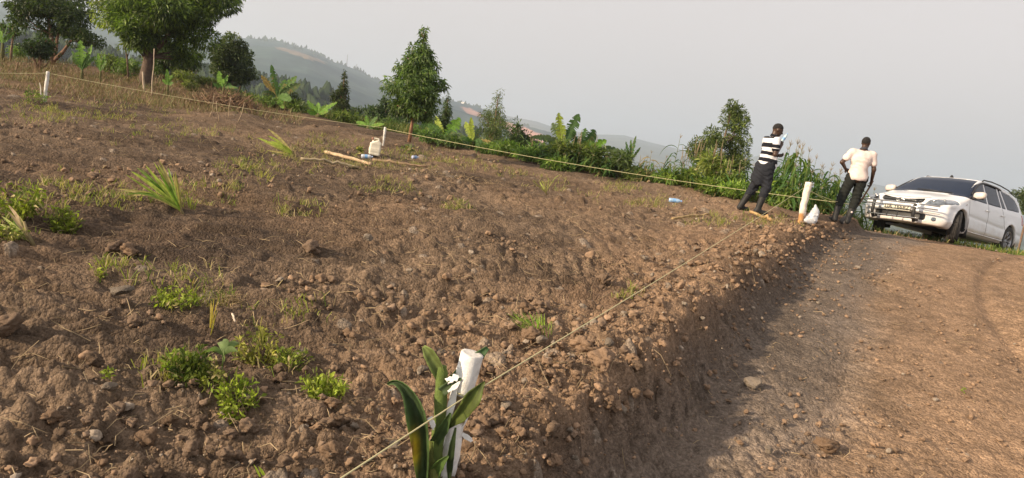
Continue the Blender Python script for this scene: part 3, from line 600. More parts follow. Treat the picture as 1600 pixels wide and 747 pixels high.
# ------------------------------------------------------------------ banana plants
def at_px(px, py, Y): return unproj(px, py, Y)
def banana(label, crown, Y, lv, stem=True, rng=None, name='banana_plant', group=None, srad=4.5, cat='banana plant'):
    """crown: photo pixel where the leaves leave the stem; lv: (tip px, tip py, width px, colour, droop, depth)"""
    c = at_px(crown[0], crown[1], Y); g = np.array([c[0], c[1], ground_at(c[0], c[1])]); s = pxh(c, 1)
    if c[2] < g[2] + .05: c[2] = g[2] + .05
    root = thing(name, label, cat, g, group=group); rng = rng or np.random.default_rng(int(crown[0]))
    cl = c - g; mb = MB()
    V, F = tube_vf([(0, 0, -.15), (0.01, 0, cl[2] * .5), cl + [0, 0, .02]], [srad * s * 1.2, srad * s, srad * s * .6], 9); mb.add(V, F, (.10, .10, .04))
    link('stem', mb.mesh('stem'), M_BARK, root)
    for (tx, ty, w, col, droop, dep) in lv:
        tip = at_px(tx, ty, Y + dep) - g; w = w * s * 1.1; n = 22; t = np.linspace(0, 1, n)[:, None]
        mid = (cl + tip) / 2 + np.array([0, 0, 1]) * droop * np.linalg.norm(tip - cl)
        P = (1 - t) ** 2 * cl + 2 * t * (1 - t) * mid + t ** 2 * tip
        T = np.gradient(P, axis=0); T /= np.linalg.norm(T, axis=1)[:, None]
        side = np.cross(T, nrm([rng.normal() * .35, -1, rng.normal() * .35 + .25])); side /= np.linalg.norm(side, axis=1)[:, None]
        tt = t[:, 0]; prof = np.where(tt < .12, .10, np.sin(np.clip((tt - .12) / .88, 0, 1) ** .75 * pi) ** .55 * .5 + .02)
        lm = MB(); N = np.cross(side, T)
        for sd in (-1, 1):
            # blade: ribs with torn gaps between some of them
            k = n - 1; tear = rng.random(k) < .42
            lo, hi = P[:-1], P[1:]; wl = (prof[:-1] * w)[:, None]; wh = (prof[1:] * w)[:, None]; pu = np.where(tear, .40, 1.)[:, None]
            sag = -.30 * np.array([0, 0, 1.]) + N[:-1] * .18
            o1 = lo + side[:-1] * sd * wl + T[:-1] * wl * .25 + sag * wl * (.6 + .5 * rng.random((k, 1))); o2 = hi + side[1:] * sd * wh * pu + T[1:] * wh * .25 + sag * wh * (.6 + .5 * rng.random((k, 1)))
            m1 = lo + side[:-1] * sd * wl * .5 + T[:-1] * wl * .1 + N[:-1] * wl * .08; m2 = hi + side[1:] * sd * wh * .5 * pu + T[1:] * wh * .1 + N[1:] * wh * .08
            V = np.stack([lo, hi, m2, m1, o2, o1], 1).reshape(-1, 3); b0 = np.arange(k)[:, None] * 6
            cc = np.asarray(col) * (.85 + .3 * rng.random((k, 1))); cc = np.repeat(cc, 6, 0)
            if rng.random() < .3: cc[rng.integers(0, k * 6, 20)] = (.22, .16, .06)
            lm.add(V, np.concatenate([b0 + [0, 1, 2, 3], b0 + [3, 2, 4, 5]]), cc)
        V, F = tube_vf(P, np.linspace(.9, .2, n) * s, 5); lm.add(V, F, np.asarray(col) * 1.25 + .02)
        link('leaf', lm.mesh('leaf', False), M_BLADE, root)
    return root
Gb = (.13, .25, .035); Gd = (.05, .105, .028); Gm = (.09, .17, .04); Gy = (.26, .32, .05); Dr = (.26, .19, .06); Gg = (.08, .12, .05)
banana('tall banana plant with upright pale yellow green new leaf', (879, 226), 18.6, [(873, 176, 15, Gy, 0, 0), (905, 178, 17, Gd, .05, .2), (831, 214, 11, Gg, .18, -.3), (863, 192, 15, Gg, .1, .3), (843, 243, 10, Gg, .3, -.4), (898, 202, 14, Gd, .12, .4)])
banana('dark torn banana plant right of the tall banana plant', (908, 236), 18.9, [(930, 203, 18, Gd, .1, .2), (915, 200, 13, Gd, .1, .3), (893, 205, 12, Gd, .1, -.1), (948, 219, 14, Gb, .08, -.3), (978, 240, 10, Gg, .2, -.2), (925, 222, 14, Gm, .15, -.4)])
banana('banana plant with drooping half yellow leaf in the middle of the fringe', (739, 222), 20.2, [(736, 183, 8, Gy, .0, 0), (727, 190, 10, Gy, .1, .2), (779, 233, 9, Dr, .25, -.3), (752, 198, 10, Gg, .1, .3), (712, 222, 10, Gm, .3, -.3), (724, 232, 12, Gd, .3, -.5), (756, 232, 12, Gd, .3, -.5)])
banana('broad leaved banana plant right of the tall eucalyptus trunk', (693, 222), 20.4, [(719, 184, 17, Gb, .06, .1), (681, 181, 10, Gy, .0, .3), (668, 190, 14, Gm, .08, 0), (733, 222, 12, Gg, .35, -.3), (655, 214, 12, Gm, .25, -.2), (708, 205, 14, Gd, .1, -.4), (676, 232, 12, Gd, .3, -.5), (712, 234, 11, Gd, .3, -.5)])
banana('fan leaved young banana plant beside the tall eucalyptus trunk', (658, 216), 20.9, [(646, 192, 11, Gm, .05, 0), (666, 186, 12, Gm, .0, .2), (674, 201, 10, Gb, .1, -.2), (640, 210, 10, Gd, .2, -.3), (678, 214, 9, Gm, .3, -.3)])
banana('grassy young banana plant left of the white marker of the far corner', (574, 208), 21.4, [(590, 182, 8, Gm, .05, 0), (557, 190, 8, Gb, .1, .2), (601, 194, 7, Gb, .1, -.2), (572, 180, 6, Gb, .0, .1), (550, 205, 8, Gm, .25, -.2), (585, 212, 9, Gd, .3, -.3)])
banana('low clump of bright broad banana leaves at the field edge', (497, 184), 21.9, [(481, 157, 9, Gb, .0, .1), (497, 160, 9, Gb, .0, .2), (514, 164, 10, Gb, .05, 0), (527, 160, 8, Gb, .1, -.1), (480, 173, 9, Gb, .1, -.2), (513, 174, 9, Gb, .15, -.3), (504, 166, 8, Gm, .05, .3)])
banana('bushy banana plant with one brown dried leaf', (433, 152), 22.6, [(424, 101, 10, Gm, .05, .1), (446, 124, 11, Gm, .06, .3), (464, 119, 12, Gm, .08, 0), (470, 131, 11, Gg, .12, -.2), (408, 118, 9, Dr, .12, -.1), (409, 145, 9, Gg, .25, -.2), (455, 158, 12, Gm, .25, -.4), (420, 168, 8, Gb, .1, -.4), (443, 170, 9, Gb, .15, -.4)])
banana('small banana plant sprouting from the brushwood heap', (349, 137), 21.0, [(342, 111, 11, Gb, .0, 0), (356, 117, 7, Gb, .05, .1), (333, 131, 6, Gm, .1, -.1), (372, 138, 5, Gm, .15, -.1), (362, 132, 7, Gm, .1, .2)], srad=2)
banana('small banana plant with one broad upright bright leaf on the dry slope', (128, 110), 22, [(126, 63, 15, Gb, 0, 0), (144, 70, 9, Gb, .05, .1), (112, 79, 6, Gm, .1, 0), (113, 90, 6, Gm, .2, -.1), (150, 88, 6, Gm, .15, .1), (141, 84, 6, Gd, .1, -.1)], srad=2.5)
banana('pale green seedling banana right of the broad leaved one', (157, 112), 22.5, [(153, 83, 6, Gb, 0, 0), (164, 85, 6, Gb, .05, .1), (148, 92, 5, Gm, .1, 0), (167, 95, 5, Gm, .15, 0)], srad=2)
banana('tiny bright banana sucker below the slim tree', (262, 133), 21.5, [(261, 108, 6, Gb, 0, 0), (269, 117, 6, Gb, .1, .1), (254, 124, 5, Gb, .1, 0), (271, 130, 5, Gm, .2, -.1)], srad=2)
banana('banana plant cut by the left border', (4, 68), 26, [(-3, 38, 9, Gb, .0, 0), (13, 36, 6, Gm, .05, 0), (22, 50, 6, Gm, .15, 0), (12, 56, 7, Gb, .1, 0), (-14, 55, 7, Gm, .1, 0)], srad=3)
banana('dark upright sisal like plant standing on the leafy hedge', (985, 252), 18.2, [(978, 221, 5, Gd, .0, 0), (986, 218, 5, Gm, .0, .1), (994, 212, 6, Gd, .03, 0), (970, 232, 4, Gd, .1, 0), (1001, 230, 4, Gd, .1, 0), (968, 246, 4, Gd, .2, 0)], srad=2, name='upright_plant', cat='plant')

# ------------------------------------------------------------------ maize
def maize_meshes(seed, H, dry):
    rng = np.random.default_rng(seed); sm = MB(); lm = MB(); tm = MB()
    P = bent((0, 0, -.1), (rng.normal() * .05, rng.normal() * .05, H), 8, rng, .015); V, F = tube_vf(P, np.linspace(.014, .005, 8), 6); sm.add(V, F, (.14, .16, .05) if not dry else (.30, .24, .12))
    n = int(H * 8); az = rng.random() * 6
    for i in range(n):
        t = .06 + .86 * i / n; p = P[0] + (P[-1] - P[0]) * t; az += pi + rng.normal() * .45; L = (.42 + .35 * sin(pi * t)) * (.8 + .4 * rng.random()) * (.8 if dry else 1)
        k = 9; u = np.linspace(0, 1, k); d = np.array([cos(az), sin(az), 0]); rise = (.75 - .2 * rng.random()) * (.5 if dry else 1)
        Q = p + d * (L * (u - .12 * u ** 3))[:, None] + np.array([0, 0, 1]) * (L * (rise * u - (rise + .45 + .5 * rng.random()) * u ** 2.3))[:, None]
        side = np.cross(d, [0, 0, 1.0]) + np.array([0, 0, .35 * rng.normal()]); w = .062 * np.sin(np.clip(u * .93 + .07, 0, 1) * pi) ** .6 + .004
        V, F = strip_vf(Q, w, nrm(side), .22); c = np.array([.055, .115, .026]) * (.8 + .6 * rng.random()) + np.array([.05, .04, 0]) * (rng.random() < .2)
        if dry or (t < .25 and rng.random() < .5): c = np.array([.32, .25, .12]) * (.7 + .5 * rng.random())
        lm.add(V, F, c)
    for i in range(9):
        a = rng.random() * 6.28; e = P[-1] + (np.array([cos(a) * .07, sin(a) * .07, .10 + .07 * rng.random()]) if i else np.array([0, 0, .2]))
        V, F = tube_vf(bent(P[-1], e, 4, rng, .05), [.003, .004, .003, .002], 4); tm.add(V, F, (.30, .24, .15))
    return sm.mesh('stalk'), lm.mesh('leaves', False), tm.mesh('tassel')
MZ = {}
for v in range(5): MZ[v] = maize_meshes(500 + v, 1.7, False)
MZ[5] = maize_meshes(510, 1.5, True); MZ[6] = maize_meshes(511, 1.5, True)
MZP = {}
def maize(px, ytop, Y, v, label, group):
    if group == GA:
        hh = 'tall ' if ytop < 236 else ('waist high ' if ytop < 264 else 'short '); pp = 'just right of the striped shirt man' if px < 1243 else ('behind the leaning right post' if px < 1276 else 'just left of the man with the hoe'); label = hh + 'green maize plant ' + pp; group = hh + 'maize ' + pp
    elif group in (GC, 'short maize in the hedge'):
        pp = 'in front of the tall banana plant' if px < 912 else ('before the dark middle hedge' if px < 990 else ('near the tallest lone maize' if px < 1080 else 'under the lobed tree')); hh = 'fully grown ' if group == GC else 'short '; label = hh + 'green maize plant ' + pp; group = hh + 'maize ' + pp
    p = at_px(px, ytop, Y); g = ground_at(p[0], p[1]); h = max(.4, p[2] - g); rng = np.random.default_rng(int(px * 3 + ytop)); sc = h / (1.95 if v < 5 else 1.75)
    rot = (rng.normal() * .05, rng.normal() * .05, rng.random() * 6.28)
    if v not in MZP:
        t = thing('maize_plant', label, 'maize plant', (p[0], p[1], g), rot, group)
        for nm, me, m in zip(('stalk', 'leaves', 'tassel'), MZ[v], (M_DRY, M_BLADE, M_DRY)): link(nm, me, m, t)
        MZP[v] = t
    else:
        t = copy_tree(MZP[v]); t.location = (p[0], p[1], g); t.rotation_euler = rot; t['label'] = label; t['group'] = group
    t.scale = (max(sc, .62), max(sc, .62), sc); return t
GA, GB_, GC, GD_, GE = 'maize between the two men', 'maize right of the man with the hoe', 'maize among the hedge in the middle', 'dried maize plants', 'maize left of the striped shirt man'
LA, LB, LC, LD, LE = 'green maize plant with drooping leaves standing between the two men', 'maize plant seen between the man with the hoe and the car', 'green maize plant in the hedge left of the lobed tree', 'dried pale brown maize plant with withered hanging leaves', 'short maize plant just left of the striped shirt man'
for i, (px, yt, Y) in enumerate([(1236, 214, 15.2), (1246, 210, 15.6), (1256, 222, 15.0), (1268, 224, 15.4), (1264, 240, 14.6), (1228, 250, 15.0), (1244, 252, 14.4), (1276, 262, 14.6), (1290, 254, 15.1), (1298, 248, 15.6), (1306, 256, 15.2), (1283, 258, 15.4), (1300, 275, 14.6), (1314, 266, 15.8), (1270, 284, 14.3), (1252, 284, 14.3), (1232, 280, 14.6), (1288, 290, 14.3)]): maize(px, yt, Y, i % 5, LA, GA)
for i, (px, yt, Y) in enumerate([(1350, 275, 16.5), (1360, 283, 17), (1370, 288, 17.4), (1341, 290, 16.0), (1379, 296, 18)]): maize(px, yt, Y, (i + 2) % 5, LB, GB_)
for i, (px, yt, Y) in enumerate([(1012, 240, 17.6), (1045, 246, 17.2), (1030, 256, 17.3), (1072, 240, 17.0), (1086, 232, 17.2), (1000, 252, 17.6), (1095, 250, 16.8), (960, 236, 18.3), (1056, 262, 17.0)]): maize(px, yt, Y, (i + 1) % 5, LC, GC)
for i, (px, yt, Y) in enumerate([(846, 238, 18.2), (858, 232, 18.0), (870, 236, 17.8), (890, 230, 17.8), (902, 236, 17.6), (916, 230, 17.7), (926, 240, 17.4), (936, 236, 17.6), (948, 242, 17.3), (956, 246, 17.3), (880, 240, 17.5), (1066, 250, 16.7), (1078, 258, 16.5), (1092, 262, 16.4), (1118, 266, 16.2), (1132, 258, 16.2), (1144, 268, 16.0), (864, 226, 18.3), (898, 224, 18.0), (922, 226, 17.9), (944, 234, 17.5), (962, 238, 17.5), (1024, 248, 17.0), (1050, 256, 16.8), (1154, 256, 16.3)]): maize(px, yt, Y, (i * 2) % 5, 'short maize plant growing up through the leafy hedge weeds', 'short maize in the hedge')
for i, (px, yt, Y) in enumerate([(1222, 262, 15.4), (1230, 234, 15.8), (1240, 232, 15.0), (1252, 228, 15.9), (1260, 252, 14.9), (1272, 244, 15.7), (1294, 266, 15.0), (1304, 270, 15.4), (1318, 280, 15.0), (1286, 276, 14.6), (1242, 268, 14.8), (1233, 222, 15.6), (1248, 218, 15.2), (1258, 216, 15.8), (1265, 230, 15.3), (1274, 236, 15.0), (1296, 256, 14.8), (1308, 262, 15.0), (1226, 240, 15.5), (1281, 250, 15.2)]): maize(px, yt, Y, (i * 3 + 1) % 5, LA, GA)
maize(1062, 205, 16.9, 1, 'tallest lone maize plant with a pale stalk and a spreading tassel', None)
for i, (px, yt, Y) in enumerate([(1020, 232, 17.4), (1036, 238, 17.2), (1008, 250, 17.2), (1105, 238, 16.8)]): maize(px, yt, Y, 5 + i % 2, LD, GD_)
for i, (px, yt, Y) in enumerate([(1166, 243, 16.6), (1180, 252, 16.4), (1158, 262, 16.2)]): maize(px, yt, Y, (i + 3) % 5, LE, GE)

# ------------------------------------------------------------------ shrubs, weeds and hedge plants, each its own
def bush(px, ytop, wpx, Y, label, c0, c1, L=.15, W=.032, dens=620, droop=.2, name='hedge_bush', cat='bush', heads=0, seed=0, group=None, minh=.25):
    p = at_px(px, ytop, Y); g = ground_at(p[0], p[1]); h = max(minh, p[2] - g); s = pxh(p, 1); w = wpx * s / 2 * 1.25; rng = np.random.default_rng(seed or int(px * 7 + ytop))
    c0 = tuple(np.array(c0) * [1.3, 1.25, 1.1]); c1 = tuple(np.array(c1) * [1.3, 1.25, 1.1]); root = thing(name, label, cat, (p[0], p[1], g), group=group); bl = []
    for i in range(9):
        a = rng.random() * 6.28; t = rng.random() ** .7; m = w * .6 * rng.random() ** .5
        bl.append(((m * cos(a), m * sin(a), h * (.12 + .74 * t)), (w * (.35 + .25 * rng.random()), w * (.35 + .25 * rng.random()), max(.07, h * .2))))
    mb = crown_mb(bl, rng, L, W, dens, c0, c1, droop=droop, shell=.2)
    link('foliage', mb.mesh('foliage', False), M_LEAF, root); st = MB()
    for i in range(10):
        c = bl[i % 9][0]; V, F = tube_vf(bent((rng.normal() * .04, rng.normal() * .04, -.06), np.array(c) + [0, 0, .15 * h], 5, rng, .06), [.011, .009, .008, .006, .003], 5); st.add(V, F, (.14, .13, .06))
    for i in range(heads):
        a = rng.random() * 6.28; q = np.array([w * .8 * cos(a), w * .5 * sin(a), h * .8]); e = q + [rng.normal() * .05, 0, h * .25 + .15 + .15 * rng.random()]
        V, F = tube_vf([q, (q + e) / 2, e], [.004, .008, .003], 5); st.add(V, F, (.26, .20, .12))
    link('stems', st.mesh('stems'), M_DRY, root); return root
HG = 'leafy weeds making up the hedge'
for (px, yt, w, Y, c0, c1, hd, lb) in (
    (852, 234, 40, 18.6, Gd, (.12, .16, .035), 3, 'weedy bush below the drooping banana leaf'), (884, 228, 42, 18.0, (.03, .055, .015), (.13, .16, .04), 5, 'seed headed bush in front of the tall banana plant'),
    (912, 232, 38, 17.9, (.03, .05, .015), (.11, .14, .035), 3, 'green bush under the dark torn banana'), (940, 240, 42, 17.6, (.02, .035, .012), (.07, .10, .025), 0, 'dark bush in the middle of the hedge'),
    (972, 244, 46, 17.5, (.02, .035, .012), (.06, .085, .025), 0, 'darkest round bush under the upright sisal like plant'), (1000, 262, 36, 17.2, (.04, .07, .02), (.13, .16, .05), 2, 'loose bush before the dried maize'),
    (825, 250, 36, 18.6, (.04, .08, .02), (.11, .17, .035), 0, 'low bright bush right of the young mango'), (792, 248, 38, 18.9, (.04, .08, .02), (.10, .15, .03), 0, 'low bush under the young mango tree'),
    (765, 236, 34, 19.4, (.03, .06, .018), (.09, .14, .03), 0, 'low bush left of the young mango tree'), (872, 256, 46, 17.5, (.04, .07, .02), (.10, .15, .03), 0, 'ground hugging bush below the tall banana'),
    (1082, 258, 34, 16.8, (.05, .08, .02), (.15, .19, .04), 6, 'grassy weed bush left under the lobed tree'), (1106, 244, 36, 16.6, (.05, .08, .02), (.16, .18, .05), 9, 'tall weed bush with pinkish brown seed heads before the lobed tree'),
    (1130, 262, 34, 16.4, (.05, .08, .02), (.14, .17, .04), 7, 'weed bush with drooping seed heads right before the lobed tree'), (1152, 276, 32, 16.2, (.05, .09, .02), (.15, .20, .04), 3, 'feathery bush between the lobed tree and the striped shirt man'),
    (1150, 300, 34, 15.6, (.05, .10, .02), (.14, .20, .035), 0, 'bright low bush left of the striped shirt man'), (1186, 292, 36, 15.6, (.05, .09, .02), (.13, .18, .035), 0, 'bush behind the legs of the striped shirt man'),
    (1216, 286, 38, 15.3, (.05, .09, .02), (.14, .20, .035), 0, 'bush directly right of the striped shirt man'), (1240, 304, 30, 14.6, (.05, .09, .02), (.13, .18, .035), 0, 'low bush behind the leaning corner marker'),
    (1298, 312, 30, 14.6, (.05, .09, .02), (.13, .17, .035), 0, 'low bush left of the man with the hoe'), (1042, 278, 40, 16.9, (.05, .09, .02), (.14, .18, .04), 2, 'weedy tuft at the foot of the tallest maize'),
    (1104, 284, 44, 16.2, (.05, .09, .02), (.13, .17, .035), 1, 'low weeds at the foot of the lobed tree'), (394, 158, 26, 22.8, (.04, .06, .02), (.10, .13, .04), 0, 'small shrub right of the brushwood heap'),
    (414, 168, 30, 22.4, (.04, .07, .02), (.10, .14, .04), 0, 'low shrub left under the bushy banana'), (462, 166, 32, 22.4, (.03, .05, .018), (.08, .11, .03), 0, 'low shrub right under the bushy banana'),
    (450, 140, 30, 24.5, (.03, .05, .018), (.08, .10, .03), 0, 'dark shrub behind the bushy banana'), (540, 184, 30, 22.0, (.05, .08, .02), (.12, .15, .04), 0, 'low shrub under the slim conical tree'),
    (620, 186, 40, 23.0, (.03, .055, .02), (.08, .12, .03), 0, 'dense bush left behind the tall eucalyptus trunk'), (545, 176, 26, 25.0, (.03, .055, .02), (.07, .10, .03), 0, 'far bush between the two conical trees'),
    (292, 112, 34, 26.0, (.05, .07, .02), (.11, .13, .04), 0, 'yellowish shrub right of the slim stemmed tree'), (322, 128, 34, 25.5, (.05, .07, .025), (.11, .13, .045), 0, 'pale shrub left before the round tree'),
    (280, 100, 30, 27.0, (.03, .05, .02), (.08, .10, .03), 0, 'dark shrub behind the slim stemmed tree'), (196, 92, 34, 25.5, (.03, .055, .018), (.09, .13, .03), 0, 'dark green shrub left of the mango trunk'),
    (176, 86, 30, 26.5, (.04, .06, .02), (.10, .13, .04), 0, 'shrub left below the yellow green crown'), (240, 88, 26, 26.5, (.03, .055, .018), (.08, .11, .03), 0, 'shrub right behind the mango trunk'),
    (28, 74, 22, 28.0, (.05, .09, .02), (.11, .16, .035), 0, 'small shrub beside the slender leaning tree'), (300, 128, 26, 24.5, (.05, .07, .02), (.12, .14, .05), 0, 'dry yellow shrub below the fine leaved tree'),
    (356, 150, 22, 22.0, (.05, .07, .02), (.12, .14, .05), 0, 'weeds growing on the brushwood heap'), (672, 222, 34, 19.7, (.03, .06, .02), (.08, .13, .03), 0, 'low leaves right of the tall eucalyptus base'),
    (700, 228, 40, 19.5, (.025, .05, .018), (.08, .12, .03), 0, 'dark low leaves below the broad leaved banana')):
    bush(px, yt - (7 if 740 < px < 1320 else 0), w * 1.12, Y, lb, c0, c1, heads=hd, seed=int(px))

# ------------------------------------------------------------------ blades of grass and straw
def blade_field(P, h, w, lean, c, rng, mb, segs=2):
    """many grass blades at once: P (n,3) bases, h heights"""
    n = len(P); az = rng.random(n) * 6.28; ln = lean * (.4 + rng.random(n)); d = np.stack([np.cos(az), np.sin(az), 0 * az], 1); sd = np.stack([-np.sin(az), np.cos(az), 0 * az], 1)
    a2 = rng.random(n) * 6.28; sd = np.stack([np.cos(a2), np.sin(a2), 0 * az], 1)
    h = np.broadcast_to(h, (n,))[:, None]; w = np.broadcast_to(w, (n,))[:, None]; ln = ln[:, None]
    m = P + d * ln * h * .35 + [0, 0, 1] * h * .6; t = P + d * ln * h + [0, 0, 1] * h * (1 - .35 * ln)
    V = np.stack([P - sd * w, P + sd * w, m + sd * w * .8, m - sd * w * .8, t], 1).reshape(-1, 3); b = np.arange(n)[:, None] * 5
    cc = np.repeat(np.broadcast_to(c, (n, 3)) * (.7 + .6 * rng.random((n, 1))), 5, 0)
    mb.add(V, [b + [0, 1, 2, 3], b + [3, 2, 4]], cc)
def pol(r, th): return r * np.sin(th), r * np.cos(th)
rg = np.random.default_rng(44)
# fringe grass along the crest
n = 26000; th = np.radians(rg.uniform(-24, 25, n)); r = rcrest(th) + rg.normal(.9, .8, n) + .5 * fbm(np.degrees(th) / 2, th * 0, 3, 610); x, y = pol(r, th)
keep = r > rcrest(th) - .35 + .5 * fbm(np.degrees(th), th * 0, 3, 611); x, y = x[keep], y[keep]; n = len(x)
mb = MB(); P = np.stack([x, y, HT(x, y)], 1); ce = np.where((rg.random(n) < .25)[:, None], (.22, .20, .07), (.085, .125, .030))
blade_field(P, .12 + .38 * rg.random(n) ** 1.5, .008, .8, ce, rg, mb); tag(link('fringe_grass', mb.mesh('fringe_grass', False), M_BLADE), 'rough green grass along the far edge of the plot', None, None, 'stuff')
# dry slope
n = 42000; th = np.radians(rg.uniform(-44, -17, n)); r = rg.uniform(15, 34, n); x, y = pol(r, th); k = (sstep(14.2, 19, y - .62 * (x + 9)) * (r < rcrest(th) + 2) > rg.random(n)) & (fbm(x, y, 3, 620) > -.25); x, y = x[k], y[k]; n = len(x)
mb = MB(); P = np.stack([x, y, HT(x, y)], 1); u = rg.random(n)[:, None]; ce = np.where(u < .60, (.20, .135, .08), np.where(u < .85, (.13, .15, .05), (.28, .22, .13)))
blade_field(P, .06 + .26 * rg.random(n) ** 2, .006, 1.0, ce, rg, mb); tag(link('dry_grass', mb.mesh('dry_grass', False), M_DRY), 'dry brownish grass covering the slope beyond the left string', None, None, 'stuff')
# short green weeds sprinkled over the plot in patches
PATCH = [(745, 262, 38, 6), (800, 274, 26, 6), (700, 258, 26, 5), (120, 285, 45, 18), (180, 312, 50, 12), (40, 300, 40, 16), (470, 326, 24, 6), (716, 326, 26, 6), (590, 292, 40, 10), (420, 262, 40, 10), (860, 290, 30, 6), (470, 245, 60, 9), (560, 262, 60, 8), (640, 255, 50, 6), (380, 270, 30, 9), (150, 180, 60, 12), (230, 165, 60, 12), (60, 180, 50, 12), (300, 210, 60, 12), (160, 420, 20, 8), (260, 440, 50, 16), (350, 460, 50, 16), (450, 500, 40, 16), (300, 600, 60, 20), (1110, 345, 40, 6), (1195, 348, 40, 7), (960, 300, 60, 6), (1010, 318, 50, 5), (650, 240, 50, 5), (20, 340, 40, 14), (330, 300, 40, 12), (520, 225, 50, 8), (980, 470, 18, 8)]
xs, ys = [], []
for (px, py, sx, sy) in PATCH:
    for q in range(int((26 if py < 380 and sy < 14 else 9) * sx / 30)):
        p = _hit(px + rg.normal() * sx * (.9 if px < 520 else .6), py + rg.normal() * sy * .7, lambda a, b_: base_h(a, b_)[0]); m = rg.integers(4, 16)
        xs.append(p[0] + rg.normal(size=m) * .035); ys.append(p[1] + rg.normal(size=m) * .035)
x = np.concatenate(xs); y = np.concatenate(ys); n = len(x); P = np.stack([x, y, HT(x, y) - .005], 1); mb = MB()
u = rg.random(n)[:, None]; ce = np.where(u < .35, (.24, .26, .05), np.where(u < .50, (.12, .17, .03), (.34, .27, .15)))
blade_field(P, .03 + .09 * rg.random(n), .0035, 1.1, ce, rg, mb); tag(link('sparse_weeds', mb.mesh('sparse_weeds', False), M_BLADE), 'short yellow green weeds sprinkled in patches over the dug earth', None, None, 'stuff')
# straw, root bits and thin sticks lying about
n = 4800; th = np.radians(rg.uniform(-40, 40, n)); r = 2.2 + 24 * rg.random(n) ** 1.4; x, y = pol(r, th); k = r < rcrest(th) - .2; x, y = x[k], y[k]; rd_ = base_h(x, y)[1]
k = (rd_ < .05) | (rg.random(len(x)) < .25); x, y = x[k], y[k]
lc = [_hit(a, b_, lambda p, q: base_h(p, q)[0]) for a, b_ in ((480, 252), (540, 262), (600, 268), (660, 272), (720, 280), (430, 232), (520, 240))]
for p in lc: m = 130; x = np.concatenate([x, p[0] + rg.normal(size=m) * .55]); y = np.concatenate([y, p[1] + rg.normal(size=m) * .45])
n = len(x); L = .03 + .16 * rg.random(n) ** 2.5; az = rg.random(n) * 6.28
x2, y2 = x + np.cos(az) * L, y + np.sin(az) * L; A = np.stack([x, y, HT(x, y) + .006], 1); B = np.stack([x2, y2, HT(x2, y2) + .008 + .03 * rg.random(n)], 1); mb = MB(); M2 = (A + B) / 2 + rg.normal(size=(n, 3)) * L[:, None] * .12 + [0, 0, .006]
for a, m, b_ in zip(A, M2, B):
    V, F = tube_vf([a, m, b_], [.0018, .0022, .001], 4, False); c = np.array([.36, .27, .16]) * (.5 + .7 * rg.random()); mb.add(V, F, c)
tag(link('straw', mb.mesh('straw', False), M_DRY), 'bits of straw, roots and dry stalks strewn over the earth', None, None, 'stuff')

# ------------------------------------------------------------------ single weed clumps in the plot
def clump(px, py, w, h, label, kind='leafy', c0=(.10, .17, .025), c1=(.22, .30, .05), lean=(0, 0), n=60, name='weed_clump', seed=0, cat='weed', L=.035, W=.018, dry=.1):
    g = pt(px, py); s = pxh(g, 1); rng = np.random.default_rng(seed or int(px + py * 3)); mb = MB(); st = MB(); w2, h2 = w * s / 2, h * s * .78
    root = thing(name, label, cat, g)
    n = int(n * .5)
    for i in range(n):
        a = rng.random() * 6.28; m = rng.random() ** .6; b_ = np.array([cos(a) * w2 * m * .75, sin(a) * w2 * m * .75, -.01]); b_[2] = ground_at(g[0] + b_[0], g[1] + b_[1]) - g[2] - .01
        e = b_ + np.array([cos(a) * w2 * .45 + lean[0] * h2 + rng.normal() * .15 * h2, sin(a) * w2 * .4 + lean[1] * h2, h2 * (.35 + .65 * rng.random())]); c = (np.array(c0) + (np.array(c1) - c0) * rng.random()) * [1.35, 1.1, 1.]
        if rng.random() < dry: c = np.array([.36, .30, .15])
        if kind != 'grass' and i % 6 == 0:
            q_ = b_ + (e - b_) * [.8, .8, 1.25]; V, F = strip_vf(np.array([b_, b_ * .6 + q_ * .4 + [0, 0, .01], b_ * .3 + q_ * .7 + [0, 0, .01], q_]), [.004, .004, .003, .001], nrm([-sin(a), cos(a), .2]), .1); st.add(V, F, np.array([.34, .30, .12]) if i % 12 else c)
        if kind == 'grass':
            mid = (b_ + e) / 2 + [0, 0, h2 * .15]; t = np.linspace(0, 1, 6)[:, None]; Q = (1 - t) ** 2 * b_ + 2 * t * (1 - t) * mid + t ** 2 * e
            V, F = strip_vf(Q, W * .25 * np.array([.8, 1, 1, .8, .5, .1]), nrm([-sin(a) + rng.normal() * .3, cos(a), rng.normal() * .3]), .2); mb.add(V, F, c)
        else:
            Q = bent(b_, e, 5, rng, .05); V, F = tube_vf(Q, [.0022, .002, .0016, .0012, .0008], 4, False); st.add(V, F, c * .9)
            k = 5; T = rng.random((k, 1)) * .75 + .25; cc = b_ + (e - b_) * T
            leaves(mb, cc, (.014, .014, .008), k, L * .8, W * .75, rng, np.array(c) * .45, np.array(c) * .95, droop=.1, up=.5)
    link('leaves' if kind != 'grass' else 'blades', mb.mesh('leaves', False), M_BLADE, root)
    if st.n: link('stems', st.mesh('stems'), M_BLADE, root)
    return root
clump(102, 358, 38, 38, 'bright feathery green weed standing alone at the left', L=.05, W=.02, n=110, lean=(0, 0))
clump(28, 335, 60, 60, 'large weed clump at the left border', L=.07, W=.03, n=120)
clump(12, 372, 40, 22, 'flattened weeds beneath the large left border clump', n=60, c1=(.2, .25, .06), dry=.3)
clump(272, 474, 62, 34, 'low spread of small bright leaves left of the dug up root clump', n=90, L=.045, W=.022)
clump(290, 585, 50, 70, 'dense dark green weed cluster at the upper end of the trampled weeds', n=150, c0=(.05, .10, .02), c1=(.13, .20, .035), L=.045, W=.024)
clump(330, 600, 34, 36, 'loose pale green weed below the broad leaved seedling', n=50, c1=(.20, .26, .06), L=.04)
